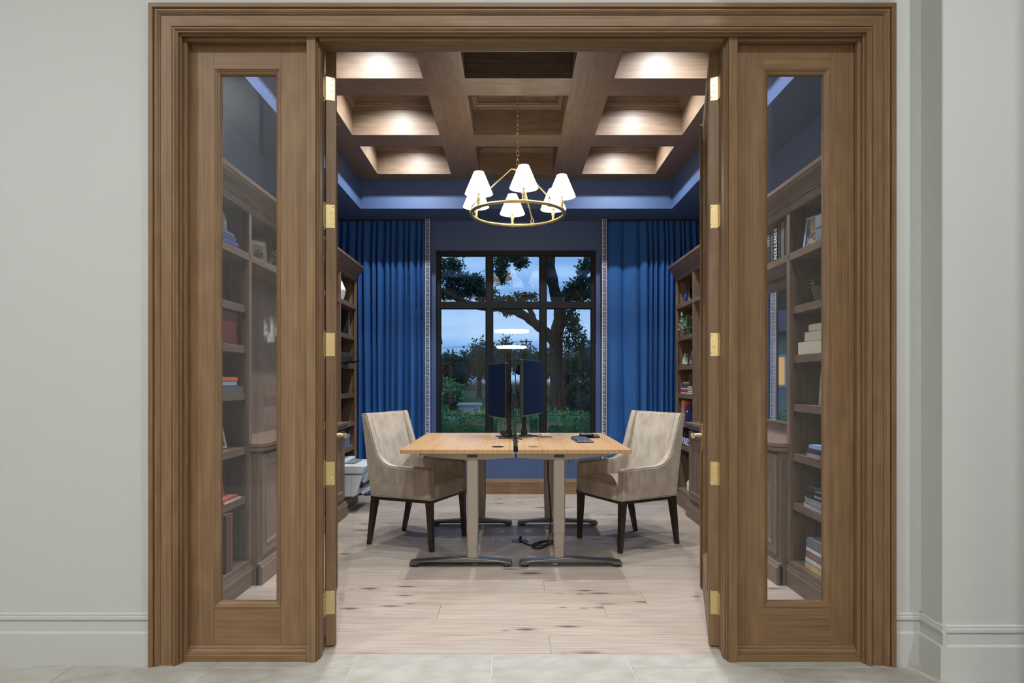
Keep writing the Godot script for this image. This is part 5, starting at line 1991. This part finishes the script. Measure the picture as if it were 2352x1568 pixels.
	# ---- curtain-side tower, printer side
	var wo := thing("geometric_ornament", "white faceted ornament on the top shelf by the curtain", "ornament", V(-1.70, 1.978, 6.02))
	var wf := wb()
	wf.lathe([Vector2(0, 0), Vector2(0.085, 0.0), Vector2(0.105, 0.09), Vector2(0.06, 0.20), Vector2(0, 0.215)], 6, Transform3D(Basis(), Vector3.ZERO), false)
	part(wo, "body", wf, paint(Color(0.85, 0.86, 0.88), 0.5))
	book(-1, 1.74, 6.30, SHELF_L_FAR[0], 0.19, 0.05, 0.235, Color(0.10, 0.12, 0.17), "black and white spined book by the curtain, printer side", "books by the curtain, printer side", false)
	book(-1, 1.74, 6.35, SHELF_L_FAR[0], 0.18, 0.028, 0.215, Color(0.78, 0.72, 0.64), "cream book standing next to a black book", "books by the curtain, printer side", false)
	var hat := thing("fedora_hat", "black felt hat with a wide brim on a shelf", "hat", V(-1.645, SHELF_L_FAR[1], 6.10))
	var hc := wb()
	hc.lathe([Vector2(0.085, 0.006), Vector2(0.082, 0.05), Vector2(0.072, 0.09), Vector2(0.045, 0.105), Vector2(0, 0.092)], 30, Transform3D(Basis().scaled(Vector3(1.15, 1.0, 0.95)), Vector3.ZERO))
	part(hat, "crown", hc, paint(Color(0.055, 0.06, 0.075), 0.9))
	var hbm := wb()
	var HP := []
	for i in 4:
		var row := []
		for j in 41:
			var an := TAU * j / 40.0
			var rr := lerpf(0.083, 0.150, i / 3.0)
			row.append(Vector3(cos(an) * rr * 1.1, 0.008 + 0.016 * pow(i / 3.0, 2) * (0.6 + 0.8 * cos(2 * an)), sin(an) * rr * 0.95))
		HP.append(row)
	hbm.sheet(HP, 1, 1, Vector3.UP)
	part(hat, "brim", hbm, paint(Color(0.055, 0.06, 0.075), 0.9))
	var hba := wb()
	hba.lathe([Vector2(0.0865, 0.010), Vector2(0.0845, 0.034)], 30, Transform3D(Basis().scaled(Vector3(1.15, 1.0, 0.95)), Vector3.ZERO))
	part(hat, "band", hba, paint(Color(0.02, 0.02, 0.025), 0.6))
	var kb := thing("keepsake_box", "slate blue lidded box on a lower shelf by the curtain", "box", V(-1.70, SHELF_L_FAR[4], 6.20))
	part(kb, "body", bx(Vector3(0, 0.042, 0), Vector3(0.14, 0.084, 0.22), 0.003), paint(Color(0.40, 0.45, 0.55), 0.5))
	part(kb, "lid", bx(Vector3(0, 0.105, 0), Vector3(0.146, 0.038, 0.226), 0.003), paint(Color(0.44, 0.49, 0.59), 0.5))
	for yy in [0.075, 0.11]:
		var kn := wb()
		kn.lathe([Vector2(0.006, 0), Vector2(0.007, 0.006), Vector2(0, 0.009)], 10, Transform3D(Basis(Vector3(0, 1, 0), Vector3(1, 0, 0), Vector3(0, 0, -1)), Vector3(0.072, yy, 0.03)))
		part(kb, "knob", kn, mats.silver_bezel)
	printer()

	# ---- door-side tower, mirror side
	g = "books on the tower by the door, mirror side"
	picture(1, 1.78, 3.66, 1.978, 0.24, 0.235, Color(0.30, 0.33, 0.38), print_tex(303, Color(0.55, 0.58, 0.62), Color(0.30, 0.30, 0.34), Color(0.75, 0.72, 0.62)), "large dark framed photograph at the back of the top shelf", "", 9.0, -16.0, 0.03)
	picture(1, 1.685, 3.68, 1.978, 0.17, 0.195, Color(0.62, 0.68, 0.80), print_tex(304, Color(0.70, 0.55, 0.35), Color(0.30, 0.36, 0.55), Color(0.85, 0.80, 0.70)), "silver blue framed colour photograph in front on the top shelf", "", 9.0, -20.0, 0.014)
	var cb := thing("keepsake_box", "slate grey box with drawers by the top shelf pictures", "box", V(1.70, 1.978, 3.46))
	part(cb, "body", bx(Vector3(0, 0.075, 0), Vector3(0.14, 0.15, 0.20), 0.003), paint(Color(0.36, 0.40, 0.45), 0.5))
	for k in 2:
		part(cb, "drawer", bx(Vector3(-0.071, 0.04 + 0.07 * k, 0), Vector3(0.004, 0.06, 0.18), 0.002), paint(Color(0.42, 0.46, 0.51), 0.5))
	plant("potted_plant", V(1.72, yr[0], 3.60), 0.09, 0.10, 700, 0.020, Color(0.20, 0.28, 0.20), [Vector2(0, 0), Vector2(0.06, 0.0), Vector2(0.085, 0.085), Vector2(0.08, 0.085), Vector2(0, 0.075)], Color(0.36, 0.34, 0.30), "low clipped plant in a grey bowl")
	var cream := Color(0.80, 0.79, 0.72)
	book(1, 1.74, 3.62, yr[1], 0.21, 0.075, 0.32, cream, "large cream cloth book under two smaller cream books", g)
	book(1, 1.74, 3.57, yr[1] + 0.075, 0.19, 0.055, 0.30, Color(0.72, 0.71, 0.64), "middle cream cloth book of the stack of three", g)
	book(1, 1.74, 3.54, yr[1] + 0.130, 0.18, 0.040, 0.28, Color(0.70, 0.68, 0.60), "smallest cream cloth book topping the stack of three", g)
	picture(1, 1.72, 3.585, yr[2], 0.16, 0.20, Color(0.86, 0.86, 0.86), print_tex(305, Color(0.32, 0.32, 0.33), Color(0.55, 0.54, 0.53), Color(0.16, 0.16, 0.17)), "white framed black and white portrait standing upright", "", 5.0, -12.0, 0.014, 0.012)
	picture(1, 1.76, 3.61, yr[3], 0.20, 0.23, Color(0.88, 0.88, 0.87), print_tex(306, Color(0.20, 0.17, 0.15), Color(0.70, 0.62, 0.55), Color(0.45, 0.40, 0.38)), "white framed crowd photograph leaning back on its shelf", "", 16.0, -14.0, 0.014, 0.02)
	book(1, 1.67, 3.56, yr[3], 0.10, 0.030, 0.16, Color(0.58, 0.52, 0.58), "small patterned mauve book in front of the crowd photograph", g)
	book(1, 1.67, 3.56, yr[3] + 0.030, 0.10, 0.022, 0.17, Color(0.20, 0.16, 0.20), "small dark plum book on the mauve book", g)
	book(1, 1.675, 3.56, yr[3] + 0.052, 0.09, 0.022, 0.15, Color(0.55, 0.68, 0.86), "small sky blue book on the plum book", g)
	var bl := [[Color(0.80, 0.78, 0.88), 0.026, "lavender white book at the bottom of the leaning spine stack", true], [Color(0.56, 0.58, 0.62), 0.040, "plain grey book in the stack below the black book", false], [Color(0.07, 0.09, 0.11), 0.032, "black book with white spine lettering in a stack", true], [Color(0.14, 0.11, 0.12), 0.030, "dark brown book with small blue spine lettering", true]]
	var yy2: float = yr[4]
	for k in 4:
		var q: Array = bl[k]
		var b := book(1, 1.72 - 0.004 * k, 3.56 - 0.02 * k, yy2, 0.17, q[1], 0.29, q[0], q[2], g)
		if q[3]:
			var pr := wb()
			for j in 16:
				pr.box(Vector3(-0.0853, q[1] * (0.5 + 0.06 * (j % 3)), 0.09 - 0.0085 * j), Vector3(0.0008, 0.006 + 0.004 * ((j * 7) % 3), 0.0045))
			part(b, "spine_print", pr, paint([Color(0.55, 0.52, 0.70), Color.WHITE, Color(0.80, 0.84, 0.88), Color(0.40, 0.60, 0.75)][k]))
		yy2 += q[1]
	bl = [[Color(0.80, 0.70, 0.50), 0.040, "tan and cream book at the bottom of the floor stack"], [Color(0.78, 0.80, 0.82), 0.030, "white book above the tan book in the floor stack"], [Color(0.55, 0.42, 0.40), 0.034, "brick coloured book in the middle of the floor stack"], [Color(0.82, 0.83, 0.82), 0.026, "pale book under the grey one in the floor stack"], [Color(0.45, 0.48, 0.53), 0.048, "thick steel grey book topping the floor stack"]]
	yy2 = 0.155
	for k in 5:
		var q: Array = bl[k]
		book(1, 1.72, 3.53 - 0.004 * k, yy2, 0.18, q[1], 0.30, q[0], q[2], g)
		yy2 += q[1]
	# ---- upper niche shelf, mirror side
	g = "books on the upper shelf, mirror side"
	var sp := [[3.935, 0.035, 0.24, Color(0.20, 0.20, 0.22), "dark book at the end of the upper row by the tower", ""], [3.985, 0.05, 0.225, Color(0.36, 0.36, 0.38), "grey book in the upper row next to the dark end book", ""], [4.035, 0.04, 0.22, Color(0.15, 0.15, 0.17), "charcoal book in the upper row beside the lettered one", ""], [4.095, 0.060, 0.225, Color(0.09, 0.085, 0.09), "black book with large white lettering down its spine", "EINSTEIN"], [4.150, 0.036, 0.20, Color(0.30, 0.31, 0.34), "slim slate book in the upper row", ""], [4.205, 0.055, 0.215, Color(0.12, 0.13, 0.17), "midnight blue book at the open end of the upper row", ""]]
	for q in sp:
		var b := book(1, 1.715, q[0], 1.978, 0.17, q[1], q[2], q[3], q[4], g, false)
		if q[5]:
			spine_text(b, 1, q[5], 0.17, q[2] / 2, 0.045, paint(Color(0.86, 0.86, 0.84)), q[2] * 0.85, false)
		if q[0] > 4.2:
			var bn := wb()
			for j in 5:
				bn.box(Vector3(-0.0853, 0.125 + 0.016 * j, 0), Vector3(0.0008, 0.007, 0.035))
			part(b, "spine_print", bn, paint(Color(0.62, 0.66, 0.74)))
	# white lettered volumes at the far end
	g = "white lettered volumes on the upper shelf"
	for k in 3:
		var b := book(1, 1.735, 5.60 + 0.052 * k, 1.978, 0.20, 0.048, 0.265, Color(0.84, 0.84, 0.83), "tall white volume with black patterned spine on the upper shelf", g, false)
		var pb := wb()
		for j in 5:
			for s in 4:
				pb.box(Vector3(-0.1003, 0.03 + j * 0.053 + 0.010 * (s % 2), -0.016 + 0.0105 * s), Vector3(0.0008, 0.005 + 0.020 * float((j * 3 + s * 5 + k) % 3) / 2.0, 0.006), 0.0)
		part(b, "spine_print", pb, paint(Color(0.10, 0.10, 0.10)))
	# ---- curtain-side tower, mirror side
	var tr := thing("trophy_figurine", "black and silver figurine on a blue base", "ornament", V(1.70, 1.978, 6.29))
	part(tr, "base", bx(Vector3(0, 0.05, -0.05), Vector3(0.09, 0.10, 0.09), 0.006), paint(Color(0.16, 0.28, 0.52), 0.5))
	var t1 := wb()
	t1.lathe([Vector2(0, 0), Vector2(0.05, 0.005), Vector2(0.035, 0.04), Vector2(0.022, 0.10), Vector2(0.030, 0.13), Vector2(0.016, 0.16), Vector2(0, 0.17)], 18, Transform3D(Basis(), Vector3(-0.02, 0, 0.04)))
	part(tr, "body", t1, paint(Color(0.05, 0.05, 0.06), 0.4))
	var t2 := wb()
	t2.tube([Vector3(-0.03, 0.125, 0.09), Vector3(-0.025, 0.15, 0.06), Vector3(-0.02, 0.185, 0.03), Vector3(-0.01, 0.15, 0.0), Vector3(-0.02, 0.13, -0.04)], 0.011, 8)
	part(tr, "arms", t2, mats.silver_bezel)
	plant("potted_plant", V(1.69, SHELF_R_FAR[0], 6.30), 0.10, 0.15, 380, 0.045, Color(0.52, 0.62, 0.54), [Vector2(0, 0), Vector2(0.035, 0.001), Vector2(0.045, 0.06), Vector2(0.042, 0.06), Vector2(0, 0.055)], Color(0.30, 0.27, 0.25), "round leafed pale green plant on a shelf by the curtain")
	picture(1, 1.78, 6.30, SHELF_R_FAR[1], 0.20, 0.22, Color(0.08, 0.09, 0.12), print_tex(307, Color(0.12, 0.26, 0.52), Color(0.06, 0.07, 0.12), Color(0.30, 0.55, 0.80)), "tall dark framed blue picture behind small photographs", "", 6.0, -18.0, 0.02)
	picture(1, 1.69, 6.22, SHELF_R_FAR[1], 0.12, 0.15, Color(0.12, 0.12, 0.14), print_tex(308, Color(0.62, 0.30, 0.28), Color(0.20, 0.16, 0.18), Color(0.85, 0.80, 0.80)), "small photograph of a group in red by the curtain", "", 10.0, -22.0, 0.01)
	var cd := thing("greeting_card", "small white sketched card leaning on a shelf", "card", V(1.665, SHELF_R_FAR[1] + 0.012, 6.36))
	cd.basis = Basis(Vector3(0, 0, 1), deg_to_rad(-12.0)) * Basis(Vector3.UP, 0.5)
	part(cd, "card", bx(Vector3(0, 0.055, 0), Vector3(0.004, 0.11, 0.085), 0.0005), print_tex(309, Color(0.80, 0.82, 0.78), Color(0.72, 0.76, 0.70), Color(0.35, 0.45, 0.38)))
	g = "books by the curtain, mirror side"
	bl = [[Color(0.82, 0.80, 0.78), 0.016, "thin white book at the bottom of the small stack by the curtain"], [Color(0.66, 0.20, 0.16), 0.024, "thin red spined book of the small stack"], [Color(0.74, 0.76, 0.80), 0.020, "pale grey book above the red spined one"], [Color(0.36, 0.40, 0.50), 0.020, "slate book topping the small stack under the boots"]]
	yy2 = SHELF_R_FAR[2]
	for k in 4:
		var q: Array = bl[k]
		book(1, 1.72, 6.28, yy2, 0.17, q[1], 0.24, q[0], q[2], g)
		yy2 += q[1]
	for k in 2:
		var bo := thing("bronze_boot", "weathered bronze boot ornament on a stack of books", "ornament", V(1.70, yy2, 6.22 + 0.085 * k), "pair of bronze boots")
		var bm := wb()
		bm.rbox(Vector3(-0.02, 0.018, 0), Vector3(0.11, 0.036, 0.045), 0.015, 3)
		bm.rbox(Vector3(0.015, 0.065, 0), Vector3(0.05, 0.11, 0.046), 0.014, 3)
		part(bo, "boot", bm, mat("boot_bronze", lin(0.16, 0.14, 0.10), 0.6, 0.3) if not mats.has("boot_bronze") else mats.boot_bronze)
		var cuff := wb()
		cuff.ring(Vector3(0.015, 0.118, 0), 0.021, 0.005, 18, 6)
		part(bo, "cuff", cuff, mats.boot_bronze)
	sp = [[6.36, 0.035, 0.19, Color(0.25, 0.42, 0.62), "steel blue book at the window end of the bright row"], [6.322, 0.030, 0.21, Color(0.80, 0.66, 0.46), "sand coloured book in the bright row"], [6.284, 0.040, 0.21, Color(0.82, 0.36, 0.16), "orange book in the bright row"], [6.246, 0.030, 0.20, Color(0.72, 0.28, 0.14), "rust red book in the bright row"], [6.205, 0.045, 0.17, Color(0.24, 0.20, 0.48), "purple book in the bright row"], [6.15, 0.06, 0.155, Color(0.12, 0.14, 0.34), "dark blue book with pale lettering in the bright row"]]
	for q in sp:
		var b := book(1, 1.715, q[0], SHELF_R_FAR[3], 0.17, q[1], q[2], q[3], q[4], g, false)
		if q[0] < 6.16:
			part(b, "spine_print", bx(Vector3(-0.0855, 0.11, 0), Vector3(0.001, 0.016, 0.05)), paint(Color(0.55, 0.70, 0.86)))
	var pa := thing("paris_sign", "black block sign with white letters PARIS", "sign", V(1.665, SHELF_R_FAR[4], 6.235))
	part(pa, "block", bx(Vector3(0, 0.045, 0), Vector3(0.05, 0.09, 0.33), 0.003), paint(Color(0.03, 0.04, 0.07), 0.4))
	letters(pa, "PARIS", Vector3(-0.0262, 0.045, 0), 0.070, paint(Color(0.88, 0.90, 0.94)), 0.29, Basis(Vector3(0, 0, 1), Vector3.UP, Vector3(-1, 0, 0)))
	var gb := thing("storage_box", "pale grey paper boxes stacked behind the block sign", "box", V(1.80, SHELF_R_FAR[4], 6.28))
	part(gb, "box", bx(Vector3(0, 0.07, 0), Vector3(0.14, 0.14, 0.20), 0.002), paint(Color(0.50, 0.53, 0.58), 0.8))
	part(gb, "lid", bx(Vector3(0, 0.150, 0), Vector3(0.146, 0.022, 0.206), 0.002), paint(Color(0.56, 0.58, 0.63), 0.8))
	var va := thing("white_jar", "white lidded jar on the bottom shelf by the curtain", "jar", V(1.69, 0.155, 6.22))
	var v1 := wb()
	v1.lathe([Vector2(0, 0), Vector2(0.042, 0.002), Vector2(0.045, 0.02), Vector2(0.045, 0.085), Vector2(0.038, 0.095), Vector2(0, 0.096)], 24)
	part(va, "jar", v1, paint(Color(0.82, 0.81, 0.77), 0.4))
	var v2 := wb()
	v2.lathe([Vector2(0.036, 0.096), Vector2(0.036, 0.105), Vector2(0.012, 0.115), Vector2(0.010, 0.128), Vector2(0, 0.131)], 20)
	part(va, "lid", v2, paint(Color(0.78, 0.77, 0.73), 0.4))


func printer() -> void:
	var t := thing("printer", "white multifunction printer jutting from the bottom shelf", "printer", V(-1.62, 0.155, 6.17))
	var w: Material = mats.white_plastic
	var z := 0.27
	var b := wb()
	b.slab(smooth_poly([[-0.24, 0.0, 0.01], [0.14, 0.0, 0.03], [0.20, 0.205, 0.008], [-0.24, 0.205, 0.008]]), 0.50, 0.008)
	part(t, "body", b, w)
	var s := wb()
	s.slab(smooth_poly([[-0.24, 0.209, 0.004], [0.205, 0.209, 0.004], [0.235, 0.285, 0.01], [-0.24, 0.300, 0.01]]), 0.51, 0.010)
	part(t, "scanner", s, w)
	part(t, "feeder", bx(Vector3(-0.09, 0.312, -0.02), Vector3(0.24, 0.028, 0.36), 0.008), w)
	part(t, "feeder_slot", bx(Vector3(0.05, 0.298, 0.0), Vector3(0.12, 0.006, 0.30), 0.002), mats.grey_plastic)
	part(t, "grip", bx(Vector3(-0.03, 0.165, z - 0.019), Vector3(0.12, 0.018, 0.003), 0.001), mats.black_plastic)
	part(t, "seam", bx(Vector3(0.10, 0.10, z - 0.0195), Vector3(0.0015, 0.19, 0.0015), 0.0, 1), mats.grey_plastic)
	# control panel and paper tray in front
	var pn := wb()
	pn.box(Vector3(0.235, 0.185, 0.0), Vector3(0.026, 0.13, 0.46), 0.008, Basis(Vector3(0, 0, 1), deg_to_rad(-28)))
	part(t, "control_panel", pn, paint(Color(0.66, 0.70, 0.78), 0.4))
	var sc := wb()
	sc.box(Vector3(0.249, 0.193, 0.09), Vector3(0.004, 0.075, 0.12), 0.001, Basis(Vector3(0, 0, 1), deg_to_rad(-28)))
	part(t, "display", sc, mats.screen_glass)
	part(t, "output_slot", bx(Vector3(0.178, 0.10, 0.0), Vector3(0.02, 0.05, 0.40), 0.003), mats.black_plastic)
	var ty := wb()
	ty.box(Vector3(0.235, 0.075, 0.0), Vector3(0.12, 0.012, 0.34), 0.003, Basis(Vector3(0, 0, 1), deg_to_rad(24)))
	ty.box(Vector3(0.225, 0.048, 0.0), Vector3(0.10, 0.03, 0.40), 0.006, Basis(Vector3(0, 0, 1), deg_to_rad(30)))
	part(t, "paper_tray", ty, paint(Color(0.72, 0.73, 0.74), 0.5))
	var cw := wb()
	cw.tube([Vector3(-0.12, 0.06, 0.26), Vector3(-0.06, 0.075, 0.275), Vector3(-0.045, 0.03, 0.28), Vector3(-0.08, 0.008, 0.27)], 0.006, 8)
	part(t, "cord", cw, mats.black_cable)


# ---------------------------------------------------------------- great room behind the lens, mirrored in the panes
func build_great_room() -> void:
	var t := thing("disc_pendant", "white glowing two-tier disc pendant in the great room", "pendant light", V(-0.05, 2.55, -3.2))
	for k in 2:
		var r := wb()
		var R := 0.47 - 0.06 * k
		var y0 := -0.42 * k
		r.lathe([Vector2(0, y0 - 0.02), Vector2(R - 0.01, y0 - 0.02), Vector2(R, y0 - 0.01), Vector2(R, y0 + 0.03), Vector2(R - 0.01, y0 + 0.035), Vector2(0, y0 + 0.035)], 48)
		part(t, "light_disc", r, mats.ring_glow)
	for k in 3:
		var an := TAU * k / 3.0
		var w := wb()
		w.cyl(Vector3(cos(an) * 0.46, -0.42, sin(an) * 0.46), Vector3(cos(an) * 0.1, 1.8, sin(an) * 0.1), 0.003, 0.003, 6)
		part(t, "cable", w, mats.brass)
	var cp := wb()
	cp.lathe([Vector2(0.0, 1.80), Vector2(0.14, 1.81), Vector2(0.14, 1.85)], 24)
	part(t, "canopy", cp, mats.brass)
	for k in 2:
		var l := AreaLight3D.new()
		l.name = "disc_lamp"
		l.position = Vector3(0, [-0.445, 0.045][k], 0)
		l.rotation_degrees.x = [-90.0, 90.0][k]
		l.area_size = Vector2(0.74, 0.74)
		l.area_normalize_energy = true
		l.light_energy = RING * [0.8, 0.5][k]
		l.light_color = Color(1.0, 0.985, 0.96)
		l.area_range = 16.0
		l.shadow_enabled = true
		t.add_child(l)
	# cascading glass-tube chandelier
	var c := thing("glass_chandelier", "tiered chandelier of clear glass tubes in the great room", "chandelier", V(-4.05, 1.98, -4.5))
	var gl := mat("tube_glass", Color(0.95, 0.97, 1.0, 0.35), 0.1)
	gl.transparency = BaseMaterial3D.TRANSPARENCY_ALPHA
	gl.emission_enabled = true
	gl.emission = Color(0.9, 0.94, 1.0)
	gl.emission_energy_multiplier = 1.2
	var tb := wb()
	tb.lathe([Vector2(0.010, 0.14), Vector2(0.030, 0.06), Vector2(0.030, 0.0), Vector2(0.024, 0.0)], 8)
	var tm := tb.mesh()
	for row in [[0.36, 0.10, 18], [0.29, -0.02, 15], [0.20, -0.13, 11]]:
		for k in row[2]:
			var an: float = TAU * k / row[2]
			var o := part(c, "glass_tube", tm, gl)
			o.position = Vector3(cos(an) * row[0], row[1], sin(an) * row[0])
	var cr := wb()
	cr.cyl(Vector3(0, 0.2, 0), Vector3(0, 2.42, 0), 0.012, 0.012, 8)
	cr.ring(Vector3(0, 0.24, 0), 0.33, 0.01, 32, 6)
	part(c, "stem", cr, mats.brass)
	var bu := wb()
	bu.lathe([Vector2(0, -0.05), Vector2(0.06, 0.0), Vector2(0.06, 0.12), Vector2(0, 0.16)], 16)
	part(c, "bulb", bu, mats.bulb_glow)
	var cl := OmniLight3D.new()
	cl.name = "bulb_lamp"
	cl.position = Vector3(0, 0.06, 0)
	cl.light_energy = 3.0
	cl.light_color = Color(1.0, 0.95, 0.88)
	cl.light_size = 0.06
	cl.omni_range = 12.0
	cl.omni_attenuation = 2.0
	cl.shadow_enabled = true
	c.add_child(cl)
	# console table with a lit lamp, and a sofa with cushions
	var tb2 := thing("console_table", "honey wood console table in the great room", "table", V(-3.55, 0, -5.6))
	part(tb2, "table_top", bx(Vector3(0, 0.99, 0), Vector3(1.6, 0.04, 0.45), 0.006, 0), mats.bamboo)
	for sx in [-1, 1]:
		for sz in [-1, 1]:
			part(tb2, "leg", bx(Vector3(sx * 0.74, 0.485, sz * 0.17), Vector3(0.06, 0.97, 0.06), 0.004), mats.espresso)
	var lp := thing("table_lamp", "lit white table lamp on the console table", "lamp", V(-3.55, 1.01, -5.6))
	var b1 := wb()
	b1.lathe([Vector2(0, 0), Vector2(0.09, 0.005), Vector2(0.11, 0.12), Vector2(0.05, 0.22), Vector2(0.015, 0.25), Vector2(0.012, 0.34)], 20)
	part(lp, "base", b1, mats.trim_white)
	var b2 := wb()
	b2.lathe([Vector2(0.20, 0.30), Vector2(0.13, 0.56)], 28)
	part(lp, "lamp_shade", b2, mats.shade_linen)
	var b3 := wb()
	b3.lathe([Vector2(0, 0.36), Vector2(0.03, 0.38), Vector2(0.03, 0.44), Vector2(0, 0.46)], 12)
	part(lp, "bulb", b3, mats.bulb_glow)
	var ll := OmniLight3D.new()
	ll.name = "bulb_lamp"
	ll.position = Vector3(0, 0.41, 0)
	ll.light_energy = 1.6
	ll.light_color = Color(1.0, 0.86, 0.66)
	ll.light_size = 0.03
	ll.omni_range = 12.0
	ll.omni_attenuation = 2.0
	ll.shadow_enabled = true
	lp.add_child(ll)
	var so := thing("sofa", "dark brown sofa in front of the console table", "sofa", V(-3.6, 0, -4.9))
	var s1 := wb()
	s1.rbox(Vector3(0, 0.26, 0), Vector3(2.0, 0.36, 0.9), 0.06, 3)
	part(so, "seat", s1, paint(Color(0.22, 0.17, 0.14), 0.8))
	var s2 := wb()
	s2.rbox(Vector3(0, 0.55, 0.36), Vector3(2.0, 0.5, 0.2), 0.07, 3)
	part(so, "backrest", s2, paint(Color(0.22, 0.17, 0.14), 0.8))
	for s in [-1, 1]:
		var s3 := wb()
		s3.rbox(Vector3(s * 0.95, 0.42, 0), Vector3(0.16, 0.4, 0.9), 0.05, 3)
		part(so, "arm", s3, paint(Color(0.22, 0.17, 0.14), 0.8))
	for k in 2:
		var cu := wb()
		cu.rbox(Vector3.ZERO, Vector3(0.46, 0.34, 0.14), 0.06, 3, Basis(Vector3(1, 0, 0), 0.25))
		var o := solo("cushion", cu, paint([Color(0.66, 0.68, 0.72), Color(0.48, 0.44, 0.38)][k], 0.9), ["pale grey cushion with white band on the dark sofa", "speckled taupe cushion on the dark sofa"][k], "cushion", "sofa cushions")
		o.position = V(-3.95 + 0.5 * k, 0.625, -4.78)
	# pale curtains on the far wall of the great room
	for k in 2:
		var P := []
		for i in 5:
			var row := []
			for j in 61:
				var u := j / 60.0
				row.append(V([-2.6, 1.5][k] + u * 1.0, lerpf(3.6, 0.03, i / 4.0), -7.86 - 0.05 * sin(u * 50.0)))
			P.append(row)
		var m := wb()
		m.sheet(P, 1, 3, Vector3(0, 0, -1))
		solo("curtain", m, mat("wheat_linen", lin(0.45, 0.38, 0.26), 0.9) if k == 0 else mats.wheat_linen, ["wheat coloured curtain on the great room wall by the sofa", "wheat coloured curtain on the great room wall by the hall"][k], "curtain", "great room curtains")
